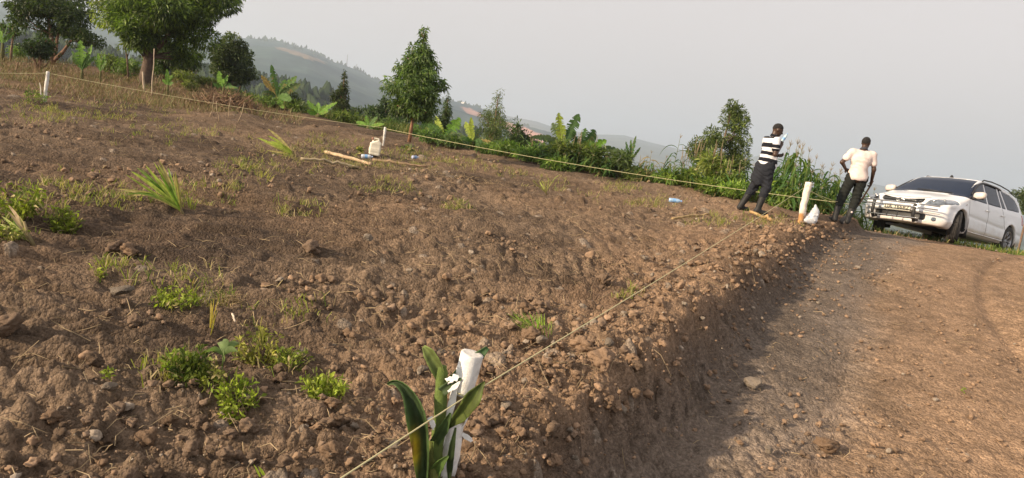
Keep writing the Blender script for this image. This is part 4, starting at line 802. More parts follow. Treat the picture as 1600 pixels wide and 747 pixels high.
clump(368, 625, 56, 40, 'lowest bright small leaved weed cluster of the trampled weeds', n=110, L=.04, W=.022, c0=(.13, .22, .03), c1=(.26, .36, .06))
clump(405, 560, 60, 40, 'wide flowering weed mat with yellow tips', n=130, c0=(.10, .15, .03), c1=(.28, .32, .08), L=.04, lean=(-.3, 0))
clump(448, 566, 52, 36, 'weed mat leaning right beside the yellow tipped one', n=110, c0=(.10, .17, .03), c1=(.22, .30, .06), L=.04, lean=(.3, 0))
clump(505, 616, 58, 36, 'light green bushy weed nearest the bottom right of the clumps', n=130, L=.045, W=.02, c0=(.14, .22, .035), c1=(.28, .38, .07))
clump(838, 512, 66, 30, 'isolated bright grass tuft near the taut string', kind='grass', n=150, W=.028, c0=(.09, .22, .02), c1=(.22, .38, .05), lean=(-.5, 0), name='grass_tuft', cat='grass tuft')
clump(155, 425, 18, 18, 'tiny weed beside a lump of earth at the left', n=18, L=.04)
clump(300, 448, 16, 24, 'thin dry weed stalks above the dug up root clump', kind='grass', n=14, c0=(.2, .2, .06), c1=(.35, .3, .12), name='grass_tuft', cat='grass tuft')
clump(410, 276, 34, 22, 'grassy tuft left of the fallen maize stalk', kind='grass', n=60, W=.03, c0=(.15, .2, .04), c1=(.30, .34, .08), name='grass_tuft', cat='grass tuft')
clump(296, 322, 30, 22, 'small green grass tuft at the root of the uprooted maize', kind='grass', n=50, W=.03, name='grass_tuft', cat='grass tuft')
clump(170, 592, 16, 14, 'faint seedling on bare earth at the lower left', n=10, L=.03)
clump(326, 520, 20, 70, 'tall thin yellowing grass stem over the dark weeds', kind='grass', n=12, c0=(.25, .26, .07), c1=(.38, .34, .12), W=.03, name='grass_tuft', cat='grass tuft')
clump(56, 158, 34, 26, 'fresh green weeds at the foot of the left marker', n=80, L=.06, W=.03, c0=(.06, .13, .02), c1=(.15, .25, .04))
clump(640, 238, 20, 16, 'wilted grey green leaves right of the white jerrycan', n=20, L=.14, W=.07, c0=(.08, .13, .06), c1=(.14, .20, .09))
clump(565, 240, 16, 12, 'wilted leaves left of the white jerrycan', n=14, L=.14, W=.07, c0=(.12, .17, .06), c1=(.18, .24, .09))
clump(1505, 610, 14, 5, 'tiny green leaf sprig on the dirt road', n=5, L=.03, W=.02, c0=(.12, .24, .03), c1=(.18, .3, .04))
clump(412, 742, 22, 22, 'single green grass blades at the bottom border', kind='grass', n=4, W=.05, c0=(.2, .34, .05), c1=(.28, .40, .07), lean=(-.4, 0), name='grass_tuft', cat='grass tuft')
# broad-leaved seedling
g = pt(345, 590); s = pxh(g, 1); root = thing('broad_leaved_seedling', 'seedling with five broad pointed grey green leaves among the trampled weeds', 'seedling', g)
st = MB(); V, F = tube_vf([(0, 0, -.02), (.003, 0, .05), (.0, 0, .10)], [.003, .0025, .002], 5); st.add(V, F, (.18, .26, .07)); link('stem', st.mesh('stem'), M_BLADE, root)
for (dx, dz, dy) in ((.012, .075, 0), (.075, .03, -.02), (.06, .055, .03), (-.06, .015, -.04), (.03, -.01, -.06), (-.04, .04, .03)):
    lm = MB(); t = np.linspace(0, 1, 8)[:, None]; a = np.array([0, 0, .10]); e = a + [dx, dy, dz]; Q = a + (e - a) * t + np.array([0, 0, .02]) * np.sin(t * pi)
    V, F = strip_vf(Q, .030 * np.sin(np.linspace(.04, 1, 8) * pi) ** .7 + .001, nrm(np.cross(e - a, [.1, 1, .25])), .12); lm.add(V, F, (.17, .23, .10)); link('leaf', lm.mesh('leaf', True), M_BLADE, root)
# uprooted maize clump leaning left, fallen stalks
def fallen(name, label, base, tips, cat, col, w=9):
    g = pt(*base); s = pxh(g, 1); root = thing(name, label, cat, g); rng = np.random.default_rng(base[0])
    tips = list(tips) + [(a_ + rng.normal() * 9, b_ + rng.normal() * 9, c_ + rng.normal() * .06, (.34, .29, .13) if rng.random() < .3 else d_) for (a_, b_, c_, d_) in tips]
    for (tx, ty, droop, cc) in tips:
        e = unproj(tx, ty, g[1] + rng.normal() * .08) - g; t = np.linspace(0, 1, 12)[:, None]; mid = e * .5 + [0, 0, droop * np.linalg.norm(e)]; Q = 2 * t * (1 - t) * mid + t * t * e
        lm = MB(); V, F = strip_vf(Q, w * .62 * s * np.sin(np.linspace(.12, 1, 12) * pi) ** .6 + .002, nrm([rng.normal() * .5 + .4, .2, .9]), .2); lm.add(V, F, np.array(cc) * (.85 + .3 * rng.random())); link('leaf', lm.mesh('leaf', False), M_BLADE, root)
    st = MB(); V, F = tube_vf([(0.02, 0, -.03), (-.02, .0, .04), (-.05, 0, .12)], [.014, .012, .008], 6); st.add(V, F, (.25, .2, .1)); link('stem', st.mesh('stem'), M_DRY, root); return root
Ym = (.30, .36, .07); Yg = (.17, .27, .05)
fallen('uprooted_maize', 'uprooted yellow green maize clump leaning left on its exposed root', (283, 333), [(240, 253, .02, Ym), (228, 258, .03, Ym), (214, 262, .05, Yg), (205, 268, .08, Ym), (192, 305, .30, Yg), (262, 262, .02, Yg), (270, 270, 0, (.40, .32, .16)), (250, 262, .03, Ym), (222, 276, .08, Yg), (236, 270, .05, Ym), (255, 285, .05, (.42, .33, .18)), (190, 300, .22, Ym), (265, 285, 0, Yg)], 'uprooted plant', Ym)
fallen('fallen_stalk', 'pale dying leafy stalk fallen over at the left border', (48, 380), [(3, 338, .05, (.35, .38, .14)), (12, 330, .08, (.40, .30, .2)), (-8, 352, .1, Ym), (20, 345, .02, Yg), (30, 338, .05, (.38, .34, .16)), (0, 362, .05, Ym)], 'fallen stalk', Ym)
fallen('fallen_stalk', 'long flattened yellow maize stalk lying in the middle field', (458, 242), [(402, 215, .03, Ym), (412, 222, .02, (.40, .36, .14)), (425, 228, 0, Yg), (440, 226, .08, Ym), (418, 212, .12, Ym), (430, 240, 0, Yg)], 'fallen stalk', Ym, 7)
fallen('bent_stalk', 'pale hooped dry stalk sticking out of the field in the middle distance', (853, 302), [(846, 282, .2, (.40, .36, .16)), (862, 285, .25, (.45, .38, .18)), (858, 280, .3, (.30, .34, .1)), (843, 284, 0, (.26, .30, .07))], 'dry stalk', Ym, 4)
# dug up root clump with dry stalks, brushwood heap, bare poles
def brush(name, label, px, py, w, h, n, cat, col, rad=.006, L=1.0, up=.5, yy=None, seed=1):
    g = pt(px, py); s = pxh(g, 1); rng = np.random.default_rng(seed); mb = MB(); root = thing(name, label, cat, g)
    for i in range(n):
        a = rng.random() * 6.28; m = rng.random() ** .7; b_ = np.array([cos(a) * m * w * s / 2, sin(a) * m * w * s / 3, rng.random() * h * s * .6 * (1 - m)])
        d = nrm([rng.normal(), rng.normal() * .6, rng.normal() * .5 + up]); e = b_ + d * w * s * .42 * L * (.4 + .7 * rng.random()); V, F = tube_vf(bent(b_, e, 5, rng, .10), np.array([1, .9, .7, .5, .25]) * rad * (.5 + rng.random()), 5); mb.add(V, F, np.array(col) * (.45 + .9 * rng.random()))
    link('sticks', mb.mesh('sticks'), M_DRY, root); return root, g, s
brush('brushwood_heap', 'tangled heap of brown brushwood and roots under the small banana', 352, 168, 104, 36, 300, 'brushwood', (.22, .14, .085), .013, .6, .5)
r_, g, s = brush('root_clump', 'dug up grass root clump with pale dry stalks', 362, 478, 46, 22, 90, 'root clump', (.30, .22, .12), .0022, .9, .5, seed=3)
# ------------------------------------------------------------------ shapes from distance fields (smooth bodies, cloth, car shell)
def surface_nets(D, org, h):
    """quads round the zero level of a sampled field (negative inside)"""
    D = np.asarray(D, np.float32); ins = D < 0; nx, ny, nz = D.shape
    cs = np.zeros((nx - 1, ny - 1, nz - 1), np.int8)
    for a in (0, 1):
        for b in (0, 1):
            for c in (0, 1): cs += ins[a:nx - 1 + a, b:ny - 1 + b, c:nz - 1 + c]
    I = np.argwhere((cs > 0) & (cs < 8)); idx = -np.ones(cs.shape, np.int64); idx[tuple(I.T)] = np.arange(len(I))
    S = np.zeros((len(I), 3)); N = np.zeros(len(I)); i, j, k = I.T
    cor = [(a, b, c) for a in (0, 1) for b in (0, 1) for c in (0, 1)]
    val = {c: D[i + c[0], j + c[1], k + c[2]] for c in cor}
    for c in cor:
        for ax in range(3):
            if c[ax] == 0:
                e = list(c); e[ax] = 1; e = tuple(e); v0, v1 = val[c], val[e]; m = (v0 < 0) != (v1 < 0)
                t = np.where(m, v0 / np.where(v0 - v1 == 0, 1, v0 - v1), 0); P = np.tile(np.array(c, float), (len(I), 1)); P[:, ax] += t
                S += P * m[:, None]; N += m
    V = (I + S / N[:, None]) * h + np.asarray(org); Fs = []
    for ax in range(3):
        u, v = [a for a in range(3) if a != ax]
        sl0 = [slice(1, -1)] * 3; sl0[ax] = slice(0, -1); sl1 = [slice(1, -1)] * 3; sl1[ax] = slice(1, None)
        a0 = ins[tuple(sl0)]; a1 = ins[tuple(sl1)]; E = np.argwhere(a0 != a1)
        if not len(E): continue
        base = E.copy(); base[:, u] += 1; base[:, v] += 1
        def g(du, dv):
            q = base.copy(); q[:, u] += du; q[:, v] += dv; return idx[tuple(q.T)]
        f = np.stack([g(-1, -1), g(0, -1), g(0, 0), g(-1, 0)], 1); s = a0[tuple(E.T)]
        if ax == 1: s = ~s
        f = np.where(s[:, None], f, f[:, ::-1]); Fs.append(f[(f >= 0).all(1)])
    return V, np.concatenate(Fs)
def smin(a, b, k):
    h = np.clip(.5 + .5 * (b - a) / k, 0, 1); return b + (a - b) * h - k * h * (1 - h)
def smax(a, b, k): return -smin(-a, -b, k)
def rcone(X, a, b, ra, rb):
    a = np.asarray(a, float); d = np.asarray(b, float) - a; px = [X[q] - a[q] for q in range(3)]
    t = np.clip(sum(px[q] * d[q] for q in range(3)) / (d @ d + 1e-12), 0, 1)
    return np.sqrt(sum((px[q] - d[q] * t) ** 2 for q in range(3))) - (ra + (rb - ra) * t)
def ell(X, c, r):
    k = np.sqrt(sum(((X[q] - c[q]) / r[q]) ** 2 for q in range(3))); return (k - 1) * min(r)
def grid(lo, hi, h):
    ax = [np.arange(lo[q], hi[q] + h, h, dtype=np.float32) for q in range(3)]
    return np.meshgrid(*ax, indexing='ij', sparse=True), lo
def smooth_v(V, F, n=1):
    for _ in range(n):
        A = np.zeros_like(V); C = np.zeros(len(V))
        for a in range(4):
            b = (a + 1) % 4; np.add.at(A, F[:, a], V[F[:, b]]); np.add.at(C, F[:, a], 1); np.add.at(A, F[:, b], V[F[:, a]]); np.add.at(C, F[:, b], 1)
        V = V * .4 + A / np.maximum(C, 1)[:, None] * .6
    return V
def net_obj(name, fn, lo, hi, h, m, parent, colfn=None, sm=1):
    X, o = grid(lo, hi, h); D = fn(X) + 0 * (X[0] + X[1] + X[2]); V, F = surface_nets(D, o, h)
    if sm: V = smooth_v(V, F, sm)
    C = colfn(V) if callable(colfn) else np.tile(np.array(colfn if colfn is not None else (1, 1, 1), float), (len(V), 1))
    return link(name, mesh_np(name, V, F, C), m, parent)

# ------------------------------------------------------------------ materials for the made things
M_WPAINT = vcol('white_painted_wood', rough=.75, spec=.25, bump=.8, bscale=28, bdist=.01, vary=.2, vscale=9)
M_SKIN = vcol('skin', rough=.45, spec=.4, vary=.12, vscale=20)
M_CLOTH = vcol('cloth', rough=.9, spec=.15, vary=.08, vscale=10, bump=.5, bscale=9, bdist=.02)
M_RUBBER = plain('boot_rubber', (.022, .022, .022), rough=.62, spec=.3, bump=.15, bscale=30, vary=.4)
M_STRING = plain('twine', (.55, .50, .28), rough=.8)
M_BAG = plain('thin_plastic', (.70, .72, .76), rough=.28, trans=.25, vary=.12)
M_CLEAR = plain('clear_plastic', (.70, .80, .88), rough=.12, spec=.6, trans=.55)

# ------------------------------------------------------------------ corner markers
def marker(name, label, base, top, rad_px, seed, lift=0, orange=False):
    g = pt(*base); s = pxh(g, 1); t = unproj(top[0], top[1], g[1]) - g; rng = np.random.default_rng(seed); root = thing(name, label, 'marker post', g)
    k = 26; n = 20; P = bent((-t[0] * .18, 0, -t[2] * .18), t, k, rng, .008); r = rad_px * s * (1 + .08 * np.interp(np.linspace(0, 1, k), np.linspace(0, 1, 7), rng.normal(size=7))) * np.linspace(.95, 1.08, k)
    V, F = tube_vf(P, r, n, True); ang = np.arctan2(V[:, 1], V[:, 0]); V[:, :2] += (V[:, :2] * .03 * vnoise(V[:, 2] * 9, ang * 2, seed)[:, None])
    c = np.tile(np.array([.70, .64, .56] if orange else [.66, .64, .60]), (len(V), 1)); c *= (1 - .18 * np.clip(vnoise(V[:, 2] * 14 + seed, ang * 2.5, 3), 0, 1))[:, None]
    low = V[:, 2] < t[2] * .16 + .02 * vnoise(ang * 3, V[:, 2] * 0, 4)
    c[low] = (.45, .24, .10) if orange else c[low] * .75
    mb = MB(); mb.add(V, F, c); mb.V[0][-1] += (0, 0, r[-1] * .18)
    link('post', mb.mesh('post'), M_WPAINT, root); return root, g, t
mk_front = pt(688, 752)
mr, gR, tR = marker('marker_post', 'white painted round post leaning at the far right corner, plastic bag at its foot', (1251, 344), (1264, 285), 4.7, 3, orange=True)
mm_, gM, tM = marker('marker_post', 'small pale post at the far middle corner beyond the white jerrycan', (599, 224), (602, 199), 1.7, 4)
ml, gL, tL = marker('marker_post', 'white painted post standing at the left corner of the plot', (70, 160), (75, 112), 2.6, 5)
ms, gS, tS = marker('marker_post', 'short white post behind the legs of the man with the hoe', (1327, 338), (1337, 306), 4.2, 6)
mb = MB(); V, F = tube_vf(bent(gL * 0 + [-.03, -.02, 0], [-.10, -.02, .30], 6, R1, .06), [.02, .016, .012, .01, .008, .004], 6); mb.add(V, F, (.6, .55, .48)); link('splinter', mb.mesh('splinter'), M_WPAINT, ml)
# front marker, close to the camera
gF = unproj(690, 760, 2.72); gF[2] = ground_at(gF[0], gF[1]); topF = unproj(737, 553, 2.72); tF = topF - gF
rF = 17.5 * pxh(topF, 1)
root = thing('marker_post', 'large white painted post with peeling paint closest to the camera', 'marker post', gF); k = 60; n = 48
P = bent(-tF * .25, tF, k, np.random.default_rng(5), .006); P[:, 0] += .004 * np.sin(np.linspace(0, 7, k)); r = rF * np.linspace(.98, 1.02, k) * (1 + .025 * np.sin(np.linspace(0, 9, k)))
V, F = tube_vf(P, r, n, False); ang = np.tile(np.arange(n) * 2 * pi / n, k); zz = np.repeat(np.linspace(0, 1, k), n)
cen = np.repeat(P, n, 0); V = cen + (V - cen) * (1 + .045 * vnoise(zz * 16, np.cos(ang) * 2.5 + 3, 6) + .05 * vnoise(zz * 5, np.sin(ang) * 2, 8))[:, None]
peel = (vnoise(zz * 5 + ang * .55, ang * .9 + 1, 12) > .62) & (zz < .75); c = np.where(peel[:, None], np.array([.16, .12, .06]), np.array([.78, .77, .74])); c = c * (1 - .30 * np.clip(vnoise(zz * 22, np.cos(ang) * 3, 14) - .1, 0, 1))[:, None]
mb = MB(); mb.add(V, F, c)
# sawn top with a raised rim and a knife-cut slope
rings = [(1.0, 0), (.93, .003), (.70, .001), (.40, -.002), (.0, -.001)]; ax_t = nrm(P[-1] - P[-2]); last = V[-n:]; cl = P[-1]; TV = []
for (q, dz) in rings: TV.append(cl + (last - cl) * q + ax_t * (dz ))
TV = np.concatenate(TV); i, j = np.meshgrid(np.arange(4), np.arange(n), indexing='ij'); i = i.ravel(); j = j.ravel(); j2 = (j + 1) % n
mb.add(TV, np.stack([i * n + j, i * n + j2, (i + 1) * n + j2, (i + 1) * n + j], 1), np.array([.74, .71, .66]) * (1 - .2 * np.clip(vnoise(TV[:, 0] * 120, TV[:, 1] * 120, 5), 0, 1))[:, None])
link('post', mb.mesh('post'), M_WPAINT, root)
def flake(path_px, w, Yo, col, name, parent, base, m, fold=.05, side=None, prof=None, curl=0):
    P = np.array([unproj(a, b, Y) for (a, b, Y) in path_px]); t = np.linspace(0, 1, len(P)); tt = np.linspace(0, 1, 18)
    Q = np.stack([np.interp(tt, t, P[:, q]) for q in range(3)], 1)
    for _ in range(2): Q[1:-1] = (Q[:-2] + Q[1:-1] * 2 + Q[2:]) / 4
    T = np.gradient(Q, axis=0); T /= np.linalg.norm(T, axis=1)[:, None]; sd = np.cross(T, side if side is not None else [0, -1.0, .15]); sd /= np.linalg.norm(sd, axis=1)[:, None]
    W_ = np.asarray(w) if np.ndim(w) else w * np.ones(5); W_ = np.interp(tt, np.linspace(0, 1, len(W_)), W_) * pxh(Q[9], 1) * (1 + (.35 if m is M_PEEL else .07) * vnoise(tt * 8, tt * 0 + W_[0], 33))
    ns = 7; mb = MB(); S = np.linspace(-.5, .5, ns); N = np.cross(sd, T); V = np.concatenate([Q + sd * (W_ * s_)[:, None] + N * (W_ * (fold * (abs(s_) * 2) ** 1.5 + curl * s_))[:, None] + N * .0015 * vnoise(tt * 30 + s_ * 7, tt * 0 + s_ * 9, 3)[:, None] for s_ in S])
    n_ = len(tt); i, j = np.meshgrid(np.arange(ns - 1), np.arange(n_ - 1), indexing='ij'); i = i.ravel(); j = j.ravel()
    cc = np.asarray(col(V, np.tile(tt, ns), np.repeat(S, n_))) if callable(col) else col
    mb.add(V - base, np.stack([i * n_ + j, i * n_ + j + 1, (i + 1) * n_ + j + 1, (i + 1) * n_ + j], 1), cc); o = link(name, mb.mesh(name, True), m, parent)
    so = o.modifiers.new('thickness', 'SOLIDIFY'); so.thickness = .0012; return o
M_PEEL = vcol('paint_skin', rough=.6, spec=.3, vary=.08)
YF = gF[1]
flake([(717, 590, YF - .05), (706, 630, YF - .05), (690, 690, YF - .06), (678, 747, YF - .07), (674, 775, YF - .07)], [4, 10, 7, 5, 4], 0, (.8, .79, .76), 'paint_strip', root, gF, M_PEEL)
flake([(722, 678, YF - .02), (734, 686, YF - .03), (737, 690, YF - .03)], [6, 7, 4], 0, (.8, .79, .76), 'paint_strip', root, gF, M_PEEL)
# green plant beside it
gP = unproj(668, 775, 2.66); gP[2] = ground_at(gP[0], gP[1])
root = thing('broken_plant', 'broken green plant with thick stems and smeared white paint beside the closest post', 'plant', gP); mb = MB()
def stem_px(pts, rpx, col):
    P = np.array([unproj(a, b, Y) for (a, b, Y) in pts]) - gP; V, F = tube_vf(np.stack([np.interp(np.linspace(0, 1, 16), np.linspace(0, 1, len(P)), P[:, q]) for q in range(3)], 1), np.interp(np.linspace(0, 1, 16), np.linspace(0, 1, len(rpx)), rpx) * pxh(P[0] + gP, 1) * (1 + .10 * np.sin(np.arange(16) * 2.1)), 10); mb.add(V, F, col)
YP = 2.66
stem_px([(674, 790, YP), (678, 740, YP), (684, 690, YP), (688, 640, YP), (690, 585, YP), (691, 572, YP)], [12, 11, 10, 9.5, 9.5, 7], (.10, .14, .035))
stem_px([(683, 790, YP + .01), (676, 730, YP - .01), (672, 690, YP - .01)], [10, 9, 5], (.13, .15, .04))
link('stem', mb.mesh('stem'), M_BARK, root)
def lf(V, t, s):
    base = np.array([.036, .062, .022]) * (1 + .22 * np.sin(s * 60) + .35 * vnoise(t * 14, s * 5, 71) + .25 * (vnoise(t * 60, s * 22, 72) > .5))[:, None]; y = np.exp(-((t - .66) / .075) ** 2 - ((s - .36) / .22) ** 2)[:, None]; b = np.exp(-((t - .66) / .045) ** 2 - ((s - .46) / .10) ** 2)[:, None]
    c = base + (np.array([.55, .42, .03]) - base) * np.clip(y * 1.2, 0, 1); c = c + (np.array([.10, .03, .012]) - c) * np.clip(b * 1.5, 0, 1); e = (np.abs(s) > .44)[:, None]; return np.where(e, c * 1.5 + [.03, .05, .01], c)
def gl(col): return lambda V, t, s: np.array(col) * (1 + .22 * np.sin(s * 50 + t * 3))[:, None] * (1 + .25 * (np.abs(s) > .42))[:, None]
flake([(606, 600, YP - .03), (616, 594, YP - .03), (634, 604, YP - .04), (649, 630, YP - .06), (657, 668, YP - .05), (660, 710, YP - .04), (661, 750, YP - .02), (662, 790, YP)], [4, 8, 14, 29, 30, 24, 16, 12], 0, lf, 'leaf', root, gP, M_BLADE, fold=.62, curl=.12)
flake([(688, 588, YP), (682, 572, YP - .01), (672, 553, YP - .01), (662, 541, YP)], [16, 20, 20, 5], 0, gl((.16, .20, .06)), 'leaf', root, gP, M_BLADE, fold=.35)
flake([(690, 602, YP), (712, 590, YP + .05), (742, 562, YP + .09), (762, 543, YP + .1)], [15, 17, 22, 7], 0, gl((.06, .12, .045)), 'leaf', root, gP, M_BLADE, fold=.3)
flake([(690, 612, YP - .02), (706, 600, YP - .03), (721, 591, YP - .05)], [16, 15, 4], 0, gl((.08, .12, .05)), 'leaf', root, gP, M_BLADE, fold=.25)
flake([(700, 668, YP - .02), (722, 646, YP - .06), (740, 620, YP - .08), (757, 596, YP - .07)], [5, 22, 28, 3], 0, gl((.10, .13, .03)), 'leaf', root, gP, M_BLADE, fold=.3)
flake([(680, 690, YP - .02), (694, 668, YP - .04), (704, 645, YP - .05)], [16, 17, 4], 0, gl((.06, .10, .03)), 'leaf', root, gP, M_BLADE, fold=.3)
flake([(680, 735, YP - .02), (690, 722, YP - .05), (701, 712, YP - .06)], [20, 15, 3], 0, gl((.09, .15, .035)), 'leaf', root, gP, M_BLADE, fold=.3)
flake([(702, 755, YP - .03), (703, 725, YP - .04), (706, 700, YP - .05), (712, 668, YP - .055)], [4, 11, 10, 3], 0, gl((.03, .05, .015)), 'leaf', root, gP, M_BLADE, fold=.2)
flake([(698, 596, YP - .03), (712, 590, YP - .05), (717, 588, YP - .05)], [8, 11, 3], 0, (.8, .79, .76), 'paint_smear', root, gP, M_PEEL)
flake([(700, 612, YP - .04), (712, 604, YP - .05), (719, 596, YP - .055)], [3, 8, 3], 0, (.8, .79, .76), 'paint_smear', root, gP, M_PEEL)
flake([(671, 652, YP - .05), (676, 662, YP - .055), (677, 672, YP - .055)], [7, 8, 3], 0, (.8, .79, .76), 'paint_smear', root, gP, M_PEEL)

# ------------------------------------------------------------------ strings of the plot
def string(label, a, b, rad, sag, name='boundary_string'):
    a = np.asarray(a, float); b = np.asarray(b, float); t = np.linspace(0, 1, 40)[:, None]; P = a + (b - a) * t - np.array([0, 0, 1]) * sag * 4 * t * (1 - t)
    o = a.copy(); V, F = tube_vf(P - o, rad, 6); mb = MB(); mb.add(V, F); tag(link(name, mb.mesh(name), M_STRING, loc=o), label, 'string')
tieF = unproj(728, 620, YF - .055); nearP = unproj(470, 788, 1.9)
string('pale yellow string running from the closest post to the leaning right post', tieF, gR + tR * .93, .0028, .02)
string('pale yellow string in front of the broken plant at the bottom border', tieF, nearP, .0028, .0)
V, F = tube_vf([tieF - tieF + rF * 1.12 * np.array([cos(a), 1 + sin(a), .10 * sin(a * 2) + .01]) for a in np.linspace(-1.6, 4.6, 30)], .0028, 6); mb = MB(); mb.add(V, F); tag(link('string_loop', mb.mesh('string_loop'), M_STRING, loc=tieF), 'loop of string tied around the closest post', 'string')
string('thin greenish string along the far edge from the middle post to the short white post', gM + tM * .92, gS + tS * .55, .0042, .10)
string('thin string along the upper edge between the left post and the far middle post', gL + tL * .95, gM + tM * .95, .004, .06)
string('thin string leaving the left post towards the left border', gL + tL * .95, unproj(-60, 111, 12.5), .004, .02)
string('short slack string from the leaning right post to the short white post', gR + tR * .8, gS + tS * .5, .004, .03)
string('second slack string hanging from the leaning right post', gR + tR * .85, unproj(1302, 318, gS[1] - .2), .0035, .02)

# ------------------------------------------------------------------ plastic bag, jerrycan, bottles, logs
def bagf(X):
    d = rcone(X, (0, 0, .06), (.03, 0, .17), .085, .05); d = smin(d, rcone(X, (.03, 0, .17), (0.02, 0, .27), .045, .014), .05); d = smin(d, rcone(X, (-.10, -.02, .03), (-.02, 0, .05), .04, .06), .05)
    n1 = np.sin(X[0] * 60 + 3 * np.sin(X[2] * 30)) * np.sin(X[1] * 55 + X[2] * 20) * np.sin(X[2] * 45 + X[0] * 30); n2 = np.abs(np.sin(X[0] * 28 + X[2] * 35 + 2 * np.sin(X[1] * 30)))
    return d + .010 * n1 - .012 * n2
gB = pt(1266, 350); bag = net_obj('plastic_bag', bagf, (-.22, -.16, -.08), (.2, .16, .34), .008, M_BAG, None, (.72, .74, .78), 1); bag.location = gB + [0.0, -.02, 0.0]; tag(bag, 'crumpled translucent white plastic bag at the foot of the leaning post', 'plastic bag')
def canf(X):
    b = np.maximum(np.maximum(np.abs(X[0]) - .095, np.abs(X[1]) - .07), np.abs(X[2] - .14) - .14); q = np.sqrt(np.maximum(np.abs(X[0]) - .07, 0) ** 2 + np.maximum(np.abs(X[1]) - .045, 0) ** 2 + np.maximum(np.abs(X[2] - .135) - .11, 0) ** 2) - .027
    q = smax(q, (X[2] - .27 + np.abs(X[0] - .02) * .55), .02); hnd = rcone(X, (-.055, 0, .24), (-.045, 0, .29), .014, .014); hnd = np.minimum(hnd, rcone(X, (-.045, 0, .29), (.035, 0, .292), .014, .014)); hnd = np.minimum(hnd, rcone(X, (.035, 0, .292), (.05, 0, .25), .014, .014))
    return smin(q, hnd, .015) + .0025 * np.sign(np.sin(X[2] * 50)) * (np.abs(X[2] - .12) < .08)
gJ = pt(584, 242); root = thing('jerrycan', 'white plastic jerrycan standing upright in the far part of the plot', 'jerrycan', gJ + [0, 0, -.01], (0, radians(4), radians(15)))
net_obj('container', canf, (-.13, -.1, -.02), (.13, .1, .33), .008, vcol('jerrycan_plastic', rough=.45, vary=.1, vscale=15), root, (.74, .69, .56), 1)
mb = MB(); V, F = tube_vf([(-.062, 0, .262), (-.064, 0, .30)], [.022, .022], 12); mb.add(V, F, (.30, .15, .10)); link('cap', mb.mesh('cap'), M_SKIN, root)
root.scale = (1.05, 1.05, 1.05)
def bottle(name, label, loc, rot, L, rad, col, capc, fill=None, m=None):
    root = thing(name, label, 'bottle', loc, rot); pr = [(0, 0), (0.004, .8), (.02, 1), (.25, 1), (.27, .92), (.30, 1), (.52, .98), (.55, .9), (.58, .98), (.70, .95), (.80, .75), (.88, .42), (.92, .36), (.945, .36)]
    mb = MB(); V, F = tube_vf([(0, 0, max(a, i * 1e-4) * L) for i, (a, b) in enumerate(pr)], [max(.001, b * rad) for a, b in pr], 16); mb.add(V, F, col); link('bottle_body', mb.mesh('b'), m or M_CLEAR, root)
    mb = MB(); V, F = tube_vf([(0, 0, L * .94), (0, 0, L)], rad * .42, 12); mb.add(V, F, capc); link('cap', mb.mesh('cap'), M_SKIN, root)
    mb = MB(); V, F = tube_vf([(0, 0, L * .30), (0, 0, L * .54)], rad * 1.01, 16, False); mb.add(V, F, (.18, .35, .60)); link('label', mb.mesh('label'), M_SKIN, root); return root
g = pt(1053, 318); bottle('plastic_bottle', 'blue tinted crushed plastic bottle lying on the earth before the hedge', g + [-.09, 0, .035], (0, radians(88), radians(-8)), .21, .034, (.5, .7, .9), (.2, .35, .7), m=plain('blue_plastic', (.40, .60, .85), rough=.2, trans=.3))
g = pt(572, 249); bottle('plastic_bottle', 'clear crumpled plastic bottle lying beside the pale logs', g + [-.09, 0, .035], (0, radians(86), radians(12)), .20, .036, (.8, .85, .9), (.3, .4, .6), m=plain('pale_plastic', (.62, .66, .74), rough=.25, trans=.2))
g = pt(648, 249); bottle('plastic_bottle', 'small bluish plastic bottle lying right of the white jerrycan', g + [-.05, 0, .03], (0, radians(88), radians(50)), .15, .03, (.6, .7, .9), (.3, .4, .6), m=plain('bluish_plastic', (.45, .50, .68), rough=.25, trans=.2))
def log(label, a, b, r0, r1, col, name='log', cat='log', lift=.5):
    A = pt(*a); B = pt(*b); A = A - [0, 0, r0 * .2]; B = B - [0, 0, r1 * .2]; rng = np.random.default_rng(a[0]); mb = MB(); k = 14; P = bent(A, B, k, rng, .012)
    for q in range(1, k - 1): P[q][2] = max(P[q][2], ground_at(P[q][0], P[q][1]) + r0 * .1)
    V, F = tube_vf(P - A, np.linspace(r0, r1, k) * (1 + .08 * rng.normal(size=k)), 10); V += .1 * r0 * rng.normal(size=V.shape); mb.add(V, F, np.array(col) * (1 + .15 * rng.normal(size=(len(V), 1)))); tag(link(name, mb.mesh(name), M_DRY if r0 < .03 else M_BARK, loc=A), label, cat)
log('thick pale peeled log lying left of the clear bottle', (508, 240), (580, 256), .030, .024, (.42, .31, .20))
log('brown log lying right of the clear bottle', (582, 250), (668, 262), .026, .018, (.28, .19, .12))
log('broad pale split log nearest the camera of the three', (470, 248), (560, 262), .022, .018, (.42, .34, .22))
log('thin pale stick lying on the soil before the hedge', (1050, 341), (1108, 335), .02, .012, (.42, .30, .15), 'stick', 'stick')
log('pale cut stalk lying at the feet of the striped shirt man', (1172, 330), (1206, 346), .022, .028, (.40, .26, .12), 'stick', 'stick')
log('short grey stick upright in earth beside the dug up root clump', (363, 492), (367, 505), .006, .004, (.5, .42, .34), 'stick', 'stick')
